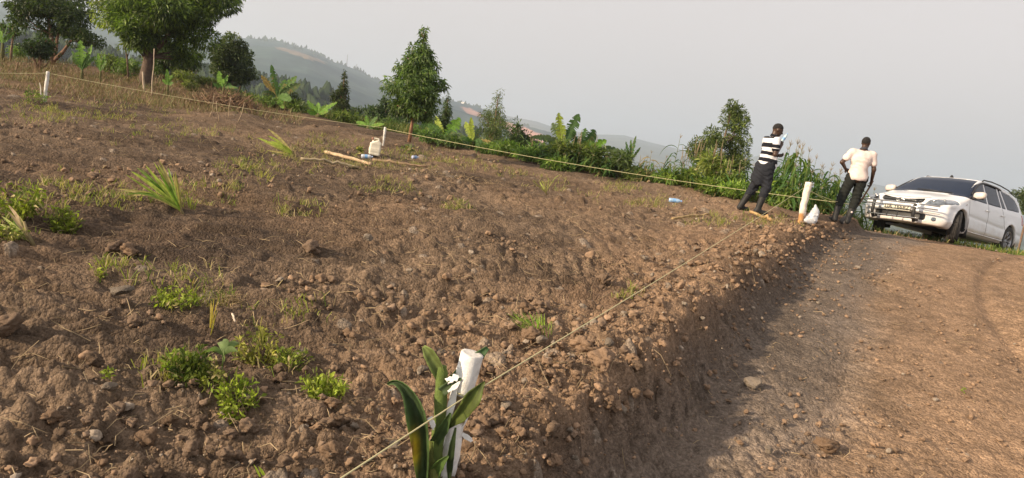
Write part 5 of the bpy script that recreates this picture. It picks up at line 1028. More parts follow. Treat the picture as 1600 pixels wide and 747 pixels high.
for (px, yb, yt, r, lb) in ((226, 138, 112, 2.0, 'short pale pole propped against the mango trunk'), (238, 148, 76, 1.0, 'tall thin pale pole leaning right of the mango trunk'), (25, 108, 98, 2.0, 'short charred stump left of the left marker')):
    g = pt(px, yb); e = unproj(px + (3 if yt < 100 else -3), yt, g[1]) - g; s = pxh(g, 1); mb = MB(); V, F = tube_vf(bent((0, 0, -.1), e, 8, R1, .02), r * s * np.linspace(1, .7, 8), 7); mb.add(V, F, (.45, .36, .27) if px != 25 else (.2, .12, .07)); tag(link('pole', mb.mesh('pole'), M_DRY, loc=g), lb, 'pole')
for i, (px, yb, yt) in enumerate(((316, 176, 150), (330, 182, 158), (345, 180, 152), (360, 184, 160))):
    g = pt(px + 12, yb); e = unproj(px + (18, 8, 16, 22)[i], yt, g[1]) - g; mb = MB(); V, F = tube_vf(bent((0, 0, -.1), e, 7, R1, .06), .007, 6); mb.add(V, F, (.42, .32, .22)); tag(link('stick', mb.mesh('stick'), M_DRY, loc=g), ('leftmost pale stick standing in the brushwood heap', 'second pale stick from the left in the brushwood heap', 'third pale stick from the left in the brushwood heap', 'rightmost pale stick standing in the brushwood heap')[i], 'stick')
# mast on the long hill
for (px, yb, yt, lb) in ((541, 108, 88, 'taller lattice radio mast on the slope of the long hill'), (556, 115, 103, 'shorter mast right of the taller one on the long hill')):
    W_ = unproj(px, yb, 1) - CAM; th = atan2(W_[0], W_[1]); x, y = 2380 * sin(th), 2380 * cos(th); z = float(hill_z(np.array([x]), np.array([y]))[0]); H = (yb - yt) / FOC * 2380; mb = MB()
    for a in range(3):
        V, F = tube_vf([(1.6 * cos(a * 2.1), 1.6 * sin(a * 2.1), -2), (.5 * cos(a * 2.1), .5 * sin(a * 2.1), H)], .45, 5); mb.add(V, F, (.3, .28, .27))
    for q in range(10):
        w0 = 1.6 - 1.1 * q / 10
        for a in range(3):
            V, F = tube_vf([(w0 * cos(a * 2.1), w0 * sin(a * 2.1), H * q / 10), (w0 * cos(a * 2.1 + 2.1), w0 * sin(a * 2.1 + 2.1), H * (q + 1) / 10)], .2, 4); mb.add(V, F, (.3, .28, .27))
    tag(link('radio_mast', mb.mesh('radio_mast'), M_DRY, loc=(x, y, z)), lb, 'mast')

# ------------------------------------------------------------------ loose clods and stones
def ico(sub=2):
    t = (1 + 5 ** .5) / 2; V = [(-1, t, 0), (1, t, 0), (-1, -t, 0), (1, -t, 0), (0, -1, t), (0, 1, t), (0, -1, -t), (0, 1, -t), (t, 0, -1), (t, 0, 1), (-t, 0, -1), (-t, 0, 1)]
    F = [(0, 11, 5), (0, 5, 1), (0, 1, 7), (0, 7, 10), (0, 10, 11), (1, 5, 9), (5, 11, 4), (11, 10, 2), (10, 7, 6), (7, 1, 8), (3, 9, 4), (3, 4, 2), (3, 2, 6), (3, 6, 8), (3, 8, 9), (4, 9, 5), (2, 4, 11), (6, 2, 10), (8, 6, 7), (9, 8, 1)]
    V = [nrm(v) for v in V]
    for _ in range(sub):
        c = {}; G = []
        def m(a, b):
            k = (min(a, b), max(a, b))
            if k not in c: c[k] = len(V); V.append(nrm((V[a] + V[b]) / 2))
            return c[k]
        for a, b, d in F:
            x, y, z = m(a, b), m(b, d), m(d, a); G += [(a, x, z), (b, y, x), (d, z, y), (x, y, z)]
        F = G
    return np.array(V), np.array(F)
I1, I2, I3 = ico(1), ico(2), ico(3)
def lump(I, seed, rough=.22, facet=0):
    V, F = I; rng = np.random.default_rng(seed); d = np.ones(len(V))
    for k in range(9):
        n = nrm(rng.normal(size=3)); off = .55 + .35 * rng.random(); dd = V @ n; d = np.minimum(d, np.where(dd > off, off / np.maximum(dd, 1e-3), 9))
    q = V * d[:, None]; nz = vnoise(V[:, 0] * 1.7 + seed, V[:, 1] * 1.7 + V[:, 2] * 1.1, seed) + .5 * vnoise(V[:, 0] * 4 + seed, V[:, 2] * 4 + V[:, 1] * 2, seed + 3) + .3 * vnoise(V[:, 0] * 9, V[:, 1] * 9 + V[:, 2] * 7, seed + 4)
    return q * (1 + rough * nz)[:, None] * [1, .8 + .2 * rng.random(), .62 + .25 * rng.random()]
LU1 = [lump(I1, s, .3) for s in range(20)]; LU2 = [lump(I2, s, .4) for s in range(20)]
CLC = {'clod': (.150, .106, .074), 'red': (.190, .128, .084), 'grey': (.20, .165, .13)}
LM = {}
for q, (kk, cc) in enumerate(CLC.items()):
    for v in range(7):
        V = lump(I3, 100 + v + q * 10, .42 if kk != 'grey' else .12); LM[(kk, v)] = mesh_np('lump', V, I3[1], np.array(cc) * (1 + .2 * vnoise(V[:, 0] * 3 + v, V[:, 1] * 3, 9))[:, None], kk != 'grey'); LM[(kk, v)].materials.append(M_CLOD)
n = 22000; th = np.radians(rg.uniform(-42, 42, n)); r = 2.0 + 15 * rg.random(n) ** 1.25; x, y = pol(r, th); k = r < rcrest(th); x, y = x[k], y[k]
# more of them along the lip of the bank and at its foot
m_ = 4200; ye = rg.uniform(2, 12.5, m_); xe = edge_x(ye) + np.where(rg.random(m_) < .5, rg.normal(-.28, .26, m_), np.where(rg.random(m_) < .5, rg.uniform(0, .5, m_), rg.normal(.85, .38, m_))); x = np.concatenate([x, xe]); y = np.concatenate([y, ye])
zz, ss = detail(x, y)[:2]; sz = .005 + .036 * rg.random(len(x)) ** 5.0; sz[rg.random(len(x)) < .03] *= 1.5; dens = fbm(x / 1.2, y / 1.2, 3, 700) - .30 * (sstep(3.6, 5, y) * (x < edge_x(y) - 1.)) + .15 * (y < 4) * (x < -.4); keep = (dens > -.25 + .5 * rg.random(len(x))) | (np.arange(len(x)) > len(x) - m_)
keep &= (ss < .2) | (rg.random(len(x)) < .9); sz = np.where(ss > .5, sz * .62, sz); sz = np.minimum(sz, .06); x, y, zz, ss, sz = x[keep], y[keep], zz[keep], ss[keep], sz[keep]
app = sz / np.hypot(x, y); view = np.abs(np.degrees(np.arctan2(x, y))) < 35; order = np.argsort(-app * view); IND = 270
kinds = np.where(rg.random(len(x)) < .09, 2, np.where((rg.random(len(x)) < .35) | ((x > edge_x(y) - .8) & (rg.random(len(x)) < .6)), 1, 0)); KN = ['clod', 'red', 'grey']
ZL = {0: ('lump of earth lying loose on the ploughed plot', 'loose lumps on the plot'), 1: ('lump of earth resting on the face of the cut bank', 'lumps on the cut bank'), 2: ('lump lying loose on the dirt road', 'loose lumps on the dirt road')}
KL = {'clod': 'dull brown ', 'red': 'reddish ', 'grey': 'pale grey stony '}
for c, i in enumerate(order[:IND]):
    kk = KN[kinds[i]]; z_ = 0 if ss[i] < .05 else (1 if ss[i] < .93 else 2)
    o = link('stone' if kk == 'grey' else 'soil_clod', LM[(kk, int(c) % 7)], None, None, (x[i], y[i], zz[i] + sz[i] * .02), (rg.random() * .8, rg.random() * .8, rg.random() * 6), sz[i])
    if kk == 'grey': lb = ('pale grey stone lying loose on the ploughed plot', 'pale grey stone stuck in the face of the cut bank', 'pale grey stone lying on the dirt road')[z_]; gp = ('stones on the plot', 'stones in the cut bank', 'stones on the dirt road')[z_]
    else: lb = KL[kk] + ZL[z_][0]; gp = KL[kk] + ZL[z_][1]
    u_, v_ = proj((x[i], y[i], zz[i])); LMK = ((700, 640, 'close to the front white post'), (520, 600, 'by the lowest bright weeds'), (300, 580, 'among the trampled weeds'), (60, 640, 'in the bottom left corner'), (250, 700, 'along the bottom border left'), (60, 480, 'by the big dark clod at the left border'), (180, 440, 'round the flat grey slab'), (360, 480, 'by the dug up root clump'), (835, 500, 'round the bright grass tuft'), (860, 640, 'at the lower bank corner'), (960, 560, 'on the lower bank lip'), (1060, 470, 'on the middle bank lip'), (1170, 400, 'on the upper bank lip'), (560, 420, 'round the dark grey stone'), (700, 400, 'in the middle of the plot'), (650, 520, 'above the broken plant'), (900, 400, 'right of the plot centre'), (1180, 600, 'round the large angular road stone'), (1290, 700, 'near the reddish road clod'), (1050, 700, 'at the foot of the bank'), (1250, 480, 'beside the upper bank foot'), (1450, 620, 'by the green leaf sprig on the road'), (1400, 470, 'on the upper road'), (280, 360, 'below the uprooted maize'))
    w_ = min(LMK, key=lambda q: (q[0] - u_) ** 2 + (q[1] - v_) ** 2)[2]; sp_ = app[i] * FOC; szw = 'large' if sp_ > 13 else ('middling' if sp_ > 8.5 else 'small')
    nn_ = 'pale grey stone' if kk == 'grey' else {'clod': 'dull brown', 'red': 'reddish'}[kk] + ' lump of earth'; lb = szw + ' ' + nn_ + ' ' + w_; gp = lb.replace('lump', 'lumps').replace('stone ', 'stones ', 1)
    tag(o, lb, 'stone' if kk == 'grey' else 'clod', gp)
VV, FF, CC = [], [], []; nv = 0; small = order[IND:]
for i in small:
    big = app[i] > .0035; L_ = (LU2 if big else LU1)[int(i) % 20]; F_ = (I2 if big else I1)[1]; a = rg.random() * 6.28; ca, sa = cos(a), sin(a); t_ = rg.random() * .8; ct, st_ = cos(t_), sin(t_)
    V = L_ * sz[i]; V = np.stack([V[:, 0], V[:, 1] * ct - V[:, 2] * st_, V[:, 1] * st_ + V[:, 2] * ct], 1); V = np.stack([V[:, 0] * ca - V[:, 1] * sa, V[:, 0] * sa + V[:, 1] * ca, V[:, 2]], 1) + [x[i], y[i], zz[i] + sz[i] * .08]
    VV.append(V); FF.append(F_ + nv); nv += len(V); CC.append(np.tile(np.array(CLC[KN[kinds[i]]]) * (.7 + .55 * rg.random()), (len(V), 1)))
tag(link('crumbs', mesh_np('crumbs', np.concatenate(VV), np.concatenate(FF), np.concatenate(CC)), M_CLOD), 'crumbs of soil and pebbles strewn over plot, bank and road', None, None, 'stuff')
for (px, py, wpx, kk, v, nm, lb) in ((1173, 602, 30, 'grey', 1, 'stone', 'large angular pale stone on the road below the bank'), (825, 533, 30, 'red', 2, 'soil_clod', 'large round reddish clod near the taut string'), (512, 666, 26, 'clod', 3, 'stone', 'round brown stone at the bottom of the plot'),
    (813, 686, 24, 'red', 4, 'soil_clod', 'smooth pinkish clod close to the bank edge at the bottom'), (574, 379, 18, 'grey', 2, 'stone', 'dark grey stone alone in the middle of the plot'), (187, 467, 40, 'grey', 3, 'stone', 'flat grey slab of stone among the lower left weeds'), (178, 390, 26, 'clod', 5, 'soil_clod', 'upright clod beside the tiny weed at the left'),
    (200, 395, 30, 'red', 1, 'soil_clod', 'reddish crumbly clod between the left weeds'), (8, 512, 50, 'clod', 0, 'soil_clod', 'big dark clod at the left border'), (905, 545, 36, 'red', 5, 'soil_clod', 'broad reddish clod on the lip of the bank'), (1290, 700, 34, 'red', 6, 'soil_clod', 'reddish clod half buried in the road at the bottom'),
    (940, 562, 34, 'red', 3, 'soil_clod', 'crumbly clod beside the broad reddish one on the bank lip'), (858, 680, 40, 'clod', 6, 'soil_clod', 'heavy brown clod overhanging the dark bank corner'), (485, 395, 30, 'clod', 2, 'soil_clod', 'dark lump right of the middle of the ploughed furrows'), (945, 440, 24, 'clod', 1, 'soil_clod', 'rounded clod between the taut string and the bank'),
    (1200, 705, 16, 'grey', 5, 'stone', 'small white grey stone low on the dirt road'), (1340, 420, 10, 'grey', 4, 'stone', 'tiny pale pebble in the upper part of the dirt road'), (350, 720, 26, 'clod', 4, 'stone', 'squat stone at the bottom border left of the plant')):
    g = pt(px, py); s = pxh(g, 1) * wpx / 2; o = link(nm, LM[(kk, v)], None, None, g + [0, 0, s * .3], (.2, .1, px), (s, s, s * (.45 if 'slab' in lb else .95))); tag(o, lb, 'stone' if nm == 'stone' else 'clod')
# ------------------------------------------------------------------ people
SKc = np.array([.060, .032, .020])
def person(label, base, yaw, scale, J, shirt_col, trouser, boots, face, extras=None):
    root = thing('person', label, 'person', base, (0, 0, yaw)); root.scale = (scale,) * 3; h = .0095
    hd = np.array(J['head']); fw = nrm(J['look']); rt = nrm(np.cross(fw, [0, 0, 1])); up_ = np.cross(rt, fw)
    def loc(a, b, c): return hd + rt * a + fw * b + up_ * c
    def arms(X, inf, upto=1.0, hands=True):
        d = None
        for sd in ('L', 'R'):
            s_, e_, w_ = (np.array(J[k + sd]) for k in ('sh', 'el', 'wr'))
            q = rcone(X, s_, e_ if upto >= 1 else s_ + (e_ - s_) * upto, .052 + inf, (.040 if upto >= 1 else .048) + inf)
            if upto >= 1: q = smin(q, rcone(X, e_, w_, .040, .027), .02)
            d = q if d is None else np.minimum(d, q)
        return d
    def torso(X, inf):
        p, c, nk = (np.array(J[k]) for k in ('pelvis', 'chest', 'neck')); b = J.get('belly', .13)
        rx = np.array(J['shR']) - np.array(J['shL']); rx = rx / np.linalg.norm(rx)
        d = rcone(X, p - rx * .05, p + rx * .05, .115 + inf, .115 + inf); d = smin(d, rcone(X, p, c, b + inf, .135 + inf), .06)
        d = smin(d, rcone(X, c - rx * .08, c + rx * .08, .105 + inf, .105 + inf), .06)
        d = smin(d, rcone(X, np.array(J['shL']) + rx * .03, np.array(J['shR']) - rx * .03, .058 + inf, .058 + inf), .05); return d
    def body(X):
        d = torso(X, -.012); d = smin(d, rcone(X, np.array(J['neck']), hd - up_ * .05 - fw * .02, .056, .052), .03)
        # head: skull, jaw, nose, brow, ears, lips
        A = [sum((X[q] - hd[q]) * v[q] for q in range(3)) for v in (rt, fw, up_)]
        hdD = ell(A, (0, -.010, .022), (.074, .094, .092)); hdD = smin(hdD, ell(A, (0, .030, -.045), (.052, .055, .062)), .03)
        hdD = smin(hdD, rcone(A, (0, .088, .010), (0, .106, -.022), .009, .014), .012); hdD = smin(hdD, rcone(A, (-.03, .078, .026), (.03, .078, .026), .011, .011), .012)
        hdD = smin(hdD, rcone(A, (-.018, .090, -.052), (.018, .090, -.052), .009, .009), .006); hdD = smin(hdD, rcone(A, (-.014, .086, -.066), (.014, .086, -.066), .008, .008), .006); hdD = smin(hdD, ell(A, (0, .070, -.090), (.024, .02, .018)), .02)
        for s in (-1, 1):
            hdD = smin(hdD, ell(A, (.074 * s, -.008, -.004), (.010, .020, .031)), .008); hdD = smax(hdD, -ell(A, (.031 * s, .093, .008), (.016, .012, .010)), .008); hdD = np.minimum(hdD, ell(A, (.031 * s, .078, .008), (.012, .010, .010)))
        d = smin(d, hdD, .015); d = smin(d, arms(X, 0), .02)
        for sd in ('L', 'R'):
            for a, b in (('hip' + sd, 'kn' + sd), ('kn' + sd, 'an' + sd)): d = smin(d, rcone(X, J[a], J[b], .075 if a[:3] == 'hip' else .052, .052 if a[:3] == 'hip' else .038), .02)
        # hands: palm, four fingers with two bends, thumb from the side
        for sd in ('L', 'R'):
            w_ = np.array(J['wr' + sd]); fd = nrm(J['hd' + sd]); pn = nrm(J['pn' + sd]); ac = nrm(np.cross(fd, pn)); pn = np.cross(ac, fd)
            hh = rcone(X, w_ + fd * .01 + ac * .012, w_ + fd * .075 + ac * .022, .020, .019); hh = smin(hh, rcone(X, w_ + fd * .01 - ac * .012, w_ + fd * .075 - ac * .022, .020, .018), .012)
            for k, (of, ln) in enumerate(((.030, .058), (.010, .068), (-.010, .063), (-.030, .050))):
                p0 = w_ + fd * .078 + ac * of; p1 = p0 + (fd * .8 + pn * .55) * ln * .5; p2 = p1 + (fd * .1 + pn * 1.0) * ln * .35; p3 = p2 + (-fd * .6 + pn * .6) * ln * .3
                for a, b, r_ in ((p0, p1, .0095), (p1, p2, .009), (p2, p3, .008)): hh = smin(hh, rcone(X, a, b, r_, r_ * .95), .004)
            t0 = w_ + fd * .025 + ac * .025; t1 = t0 + ac * .028 + fd * .022 + pn * .012; t2 = t1 + fd * .026 + pn * .022 - ac * .004; hh = smin(hh, rcone(X, t0, t1, .012, .010), .01); hh = smin(hh, rcone(X, t1, t2, .010, .008), .004)
            d = smin(d, hh, .012)
        return d
    def skin_c(V):
        A = np.stack([(V - hd) @ v for v in (rt, fw, up_)], 1); c = np.tile(SKc, (len(V), 1))
        eye = np.zeros(len(V), bool)
        for s in (-1, 1): eye |= (np.hypot(A[:, 0] - .031 * s, A[:, 2] - .008) < .009) & (A[:, 1] > .07)
        c[eye] = (.32, .28, .25); c[eye & (np.abs(np.abs(A[:, 0]) - .031) < .004)] = (.01, .008, .006); lip = (np.abs(A[:, 0]) < .026) & (np.abs(A[:, 2] + .058) < .014) & (A[:, 1] > .082); c[lip] = (.10, .045, .035)
        brow = (np.abs(np.abs(A[:, 0]) - .032) < .018) & (np.abs(A[:, 2] - .032) < .005) & (A[:, 1] > .06); c[brow] = (.008, .006, .005); return c
    lo, hi = (-.62, -.55, -.03), (.62, .6, 1.80)
    net_obj('body', body, lo, hi, h, M_SKIN, root, skin_c, 1)
    def hair(X):
        A = [sum((X[q] - hd[q]) * v[q] for q in range(3)) for v in (rt, fw, up_)]; d = ell(A, (0, -.012, .024), (.0785, .098, .097)); cut = .030 - A[2] + np.maximum(A[1] - .02, 0) * .55 - np.maximum(-A[1], 0) * .65; return smax(smax(d, cut, .008), A[1] - .072, .008)
    net_obj('hair', hair, tuple(hd - .16), tuple(hd + .16), .007, plain('black_hair', (.012, .010, .009), rough=.9, bump=.6, bscale=200), root, None, 1)
    zp = J['pelvis'][2]
    def wr_(X, a=.006): return a * np.sin(X[2] * 52 + X[0] * 24 + 2.5 * np.sin(X[1] * 22 + X[2] * 13)) * np.sin(X[0] * 21 + X[2] * 9 + 1.5 * np.sin(X[2] * 17))
    def shirt(X):
        d = torso(X, .012); hem = np.clip((zp + .16 - X[2]) / .3, 0, 1) * .010; d = d - hem; d = smin(d, arms(X, .018, .60), .03); d = smax(d, zp - .075 - X[2] + .02 * X[1], .01)
        nk = np.array(J['neck']); d = smax(d, -(np.sqrt((X[0] - nk[0]) ** 2 + (X[1] - nk[1] - .01) ** 2 + ((X[2] - nk[2] - .03) * .9) ** 2) - .062), .01)
        return d + wr_(X, .0065)
    net_obj('shirt', shirt, (-.5, -.32, zp - .16), (.5, .42, 1.6), h, M_CLOTH, root, shirt_col, 1)
    def collar(X):
        nk = np.array(J['neck']); q = np.sqrt((X[0] - nk[0]) ** 2 + ((X[1] - nk[1] - .005) * .92) ** 2); return smax(np.abs(q - .068 - (X[2] - nk[2]) * -.35) - .008, np.abs(X[2] - nk[2] - .012 + (X[1] - nk[1]) * .35) - .024, .006)
    nk = np.array(J['neck']); net_obj('collar', collar, tuple(nk - .14), tuple(nk + .14), .0075, M_CLOTH, root, J['collar'], 1)
    def legs(X):
        p = np.array(J['pelvis']); d = None
        for sd in ('L', 'R'):
            hp, kn, an = (np.array(J[a + sd]) for a in ('hip', 'kn', 'an')); q = smin(rcone(X, hp, kn, .108, .083), rcone(X, kn, an + (kn - an) * .12, .083, .070), .03); d = q if d is None else smin(d, q, .02)
        d = smin(d, rcone(X, p + [-.06, 0, .0], p + [.06, 0, .0], .125, .125), .05)
        for (a, b, ra, rb) in J.get('bulk', ()): d = smin(d, rcone(X, a, b, ra, rb), .05)
        d = smax(d, X[2] - zp - .06, .01)
        for sd in ('L', 'R'):
            an = np.array(J['an' + sd]); kn = np.array(J['kn' + sd]); tk = an + (kn - an) * (boots - .04); q = (np.hypot(X[0] - an[0], X[1] - an[1]) < .2) & (X[2] < tk[2]) if J.get('tuck') else False
            d = np.where(q, .02, d)
        return d + wr_(X, .010)
    net_obj('trousers', legs, (-.5, -.55, .08), (.5, .4, zp + .1), h, M_CLOTH, root, trouser, 1)
    for sd in ('L', 'R'):
        kn, an = np.array(J['kn' + sd]), np.array(J['an' + sd]); to = nrm(J['toe' + sd])
        def boot(X, kn=kn, an=an, to=to):
            top = an + (kn - an) * boots; d = rcone(X, an + [0, 0, .01], top, .054, .066); d = smin(d, rcone(X, an + [0, 0, -.035] - to * .03, an + to * .15 + [0, 0, -.045], .045, .040), .04); ax_ = nrm(kn - an)
            d = smax(d, (X[0] - top[0]) * ax_[0] + (X[1] - top[1]) * ax_[1] + (X[2] - top[2]) * ax_[2], .006); return smax(d, an[2] - .085 - X[2], .006)
        bo = net_obj('boot', boot, tuple(an - [.26, .26, .12]), tuple(an + [.26, .26, .48]), .009, M_RUBBER, root, None, 1)
        if J.get('badge') == sd:
            mb = MB(); c = an + (kn - an) * .40 + np.array([0, -.064, 0]); V, F = tube_vf([c, c + [0, -.004, .001]], .019, 16); mb.add(V, F, (.75, .72, .70)); V, F = tube_vf([c + [0, -.004, 0], c + [0, -.0055, 0]], .009, 12); mb.add(V, F, (.5, .1, .08)); link('badge', mb.mesh('badge'), M_SKIN, bo)
    return root
def stripes(V):
    z = V[:, 2] + .10 * V[:, 1] * (V[:, 2] < 1.2); c = np.tile(np.array([.72, .71, .72]), (len(V), 1)); slv = np.abs(V[:, 0]) > .215
    b = (z > 1.415) | ((z > 1.245) & (z < 1.33)) | ((z > 1.10) & (z < 1.165)) | ((z > .97) & (z < 1.045)) ; b = np.where(slv, (z < 1.315) & ~((z > 1.235) & (z < 1.25)), b); c[b] = (.012, .013, .018); return c
p1 = pt(1184, 333); p1[2] = min(ground_at(p1[0] - .1, p1[1]), p1[2]) - .005
J1 = dict(head=(0, .085, 1.585), look=(.25, 1, -.42), neck=(0, .03, 1.455), chest=(0, .02, 1.27), pelvis=(0, 0, .95), belly=.156, shL=(-.20, .0, 1.385), shR=(.20, .0, 1.385), elR=(.285, -.02, 1.13), wrR=(.125, .15, 1.33), hdR=(-.55, .2, .75), pnR=(-.8, -.1, .3),
    elL=(-.26, .03, 1.12), wrL=(-.15, .24, 1.13), hdL=(.4, .9, .1), pnL=(.6, -.2, .6), hipL=(-.10, 0, .90), hipR=(.10, .0, .90), knL=(-.10, -.12, .50), anL=(-.12, -.30, .10), knR=(.11, .02, .50), anR=(.12, -.07, .09), toeL=(-.1, 1, 0), toeR=(.15, 1, 0), collar=(.012, .013, .018),
    tuck=1, bulk=(((-.02, -.10, .90), (-.02, -.16, .66), .11, .09), ((.06, -.08, .82), (.04, -.12, .60), .12, .09)))
s1 = 143 * pxh(p1, 1) / 1.72; print('scale man1', s1, p1)
person('man in a black and white striped polo shirt drinking from a small bottle', p1, radians(-82), s1, J1, stripes, (.022, .024, .030), .62, None)
R90 = Matrix.Rotation(radians(-82), 3, 'Z'); hb_ = Vector((.045, .13, 1.44)) * s1; mo = R90 @ hb_
bottle('water_bottle', 'small clear water bottle held to the mouth of the striped shirt man', Vector(p1) + mo + Vector((0.02, -.03, -.06)), (radians(-25), radians(10), radians(-82)), .19 * s1, .030 * s1, (.7, .85, .9), (.2, .4, .8), m=plain('pale_blue_plastic', (.60, .78, .86), rough=.15, trans=.35))
p2 = pt(1317, 350); p2[2] = ground_at(p2[0], p2[1])
J2 = dict(head=(.045, .05, 1.59), look=(.75, 1, -.15), neck=(.015, .0, 1.46), chest=(.005, .0, 1.27), pelvis=(0, 0, .94), belly=.152, shL=(-.185, .0, 1.39), shR=(.20, .0, 1.385), elR=(.265, -.01, 1.11), wrR=(.30, .10, .88), hdR=(.10, .45, -.9), pnR=(-.9, .1, 0),
    elL=(-.335, -.02, 1.17), wrL=(-.20, .14, 1.05), hdL=(.6, .7, -.2), pnL=(.5, -.5, -.5), hipL=(-.10, 0, .90), hipR=(.09, .0, .90), knL=(-.20, .02, .50), anL=(-.27, -.04, .10), knR=(.06, .03, .49), anR=(-.03, -.06, .09), toeL=(-.25, 1, 0), toeR=(.3, 1, 0), collar=(.05, .05, .06), badge='R', tuck=1)
s2_ = 138 * pxh(p2, 1) / 1.72; print('scale man2', s2_, p2)
def sh2(V): c = np.tile(np.array([.66, .56, .52]), (len(V), 1)); return c
q2 = p2 + [.09 * s2_, 0, 0]; yaw2 = radians(-8)
person('man seen from behind in pale shirt, dark trousers and rubber boots holding a hoe', q2, yaw2, s2_, J2, sh2, (.018, .020, .018), .62, None)
def w2(v): v = Vector(v) * s2_; return Vector(q2) + Matrix.Rotation(yaw2, 3, 'Z') @ v
A = np.array(w2((.34, .14, .90))); H_ = np.array(w2((.305, .135, .79))); B = np.array(w2((.02, .16, .14))); B[2] = max(B[2], ground_at(B[0], B[1]) + .06); root = thing('hoe', 'long wooden hoe held in the right hand of the man seen from behind', 'hoe', B)
mb = MB(); V, F = tube_vf(np.array([A, H_, (H_ + B) / 2 + [.02, 0, -.03], B + (B - H_) * .10]) - B, [.015, .015, .016, .019], 8); mb.add(V, F, (.17, .10, .055)); link('handle', mb.mesh('handle'), M_BARK, root)
mb = MB(); V, F = strip_vf([(0.0, 0, .03), (-.05, -.02, -.01), (-.10, -.04, -.07), (-.13, -.05, -.13)], [.06, .12, .14, .15], nrm([.3, -.9, 0]), .05); mb.add(V, F, (.09, .08, .075)); o = link('blade', mb.mesh('blade'), plain('hoe_iron', (.09, .08, .075), rough=.5, metal=.8), root); o.modifiers.new('t', 'SOLIDIFY').thickness = .006
# ------------------------------------------------------------------ white estate car
CARQ = (9.273, 16.007, .351, 3.793, -.087, .055)
M_CAR = plain('white_car_paint', (.74, .75, .75), rough=.32, spec=.5, coat=.6)
def _dust():
    n, l = M_CAR.node_tree.nodes, M_CAR.node_tree.links; b = n['Principled BSDF']; tc = n['Texture Coordinate']; sx = n.new('ShaderNodeSeparateXYZ'); l.new(tc.outputs['Object'], sx.inputs[0])
    t = n.new('ShaderNodeTexNoise'); t.inputs['Scale'].default_value = 5; t.inputs['Detail'].default_value = 6; l.new(tc.outputs['Object'], t.inputs['Vector'])
    a = n.new('ShaderNodeMath'); a.operation = 'MULTIPLY_ADD'; a.inputs[1].default_value = -.45; l.new(t.outputs[0], a.inputs[0]); l.new(sx.outputs[2], a.inputs[2])
    r = n.new('ShaderNodeMapRange'); r.inputs[1].default_value = .28; r.inputs[2].default_value = -.02; r.inputs[3].default_value = 0; r.inputs[4].default_value = .55; l.new(a.outputs[0], r.inputs[0])
    m = n.new('ShaderNodeMix'); m.data_type = 'RGBA'; m.inputs[6].default_value = (.74, .75, .76, 1); m.inputs[7].default_value = (.42, .30, .21, 1); l.new(r.outputs[0], m.inputs[0]); l.new(m.outputs[2], b.inputs['Base Color'])
_dust()
M_GLASS = plain('tinted_glass', (.006, .014, .034), rough=.10, spec=.16)
M_BLACK = plain('black_plastic', (.018, .018, .019), rough=.5)
M_CHROME = plain('chrome', (.55, .54, .52), rough=.16, metal=1)
M_TYRE = plain('tyre_rubber', (.035, .032, .030), rough=.85, bump=.5, bscale=30, vary=.5)
M_ALLOY = plain('alloy_rim', (.30, .30, .31), rough=.3, metal=.9)
M_LAMPG = plain('lamp_glass', (.20, .23, .26), rough=.1, spec=.8, metal=.5, vary=.7, vscale=16, coat=1)
_tx = np.array([-2.3, -2.2, -2.08, -1.96, -1.7, -1.3, -.8, -.3, .05, .22, .40, .70, .98, 1.12, 1.3, 1.6, 1.85, 2.0, 2.10, 2.16, 2.3])
_tz = np.array([.85, 1.02, 1.26, 1.375, 1.425, 1.465, 1.485, 1.48, 1.455, 1.425, 1.355, 1.19, 1.03, .972, .935, .885, .83, .775, .72, .66, .50])
def _carT(x):
    return sum(np.interp(x + d, _tx, _tz) for d in (-.05, -.025, 0, .025, .05)) / 5
def car_shell(X):
    x, y, z = X; ya = np.sqrt(y * y + 1e-6); T = _carT(x); dT = (_carT(x + .01) - _carT(x - .01)) / .02
    hood = np.clip((x - 1.1) / .4, 0, 1); crown = (.055 + .055 * hood) * (ya / .8) ** 2.4; crease = .012 * hood * np.exp(-((ya - .52) / .10) ** 2)
    d1 = (z - (T - crown + crease)) / np.sqrt(1 + dT * dT)
    W = np.where(z < .90, .842 - .10 * np.clip((.36 - z) / .2, 0, 1) ** 1.5 - .030 * np.clip((z - .66) / .24, 0, 1) ** 1.5, .812 - (z - .90) * .40)
    fr = np.clip((x - 1.45) / .72, 0, 1); re = np.clip((-1.6 - x) / .6, 0, 1); W = W - .07 * fr ** 2 - .05 * re ** 2
    for ax_ in (1.3, -1.3): W = W + .016 * np.exp(-((np.sqrt((x - ax_) ** 2 + (z - .31) ** 2) - .37) / .06) ** 2)
    W = W - .008 * np.exp(-((z - .56 - .03 * x) / .035) ** 2) * (z < .8)
    d2 = (ya - W) * np.where(z > .9, .93, 1)
    XF = 2.165 - .30 * (ya / .85) ** 2.7 - .10 * np.clip(.34 - z, 0, 1) - .22 * np.clip(z - .52, 0, 1) + .02 * np.exp(-((z - .50) / .05) ** 2); d3 = x - XF
    XR = -2.235 + .16 * (ya / .85) ** 3 + .30 * np.clip(z - .9, 0, 1); d4 = XR - x; d5 = (.215 + .03 * np.clip((x - 1.6) / .4, 0, 1) + .06 * np.clip((-1.9 - x) / .3, 0, 1)) - z
    d = smax(d1, d2, .07); d = smax(d, d3, .07); d = smax(d, d4, .06); return smax(d, d5, .04)
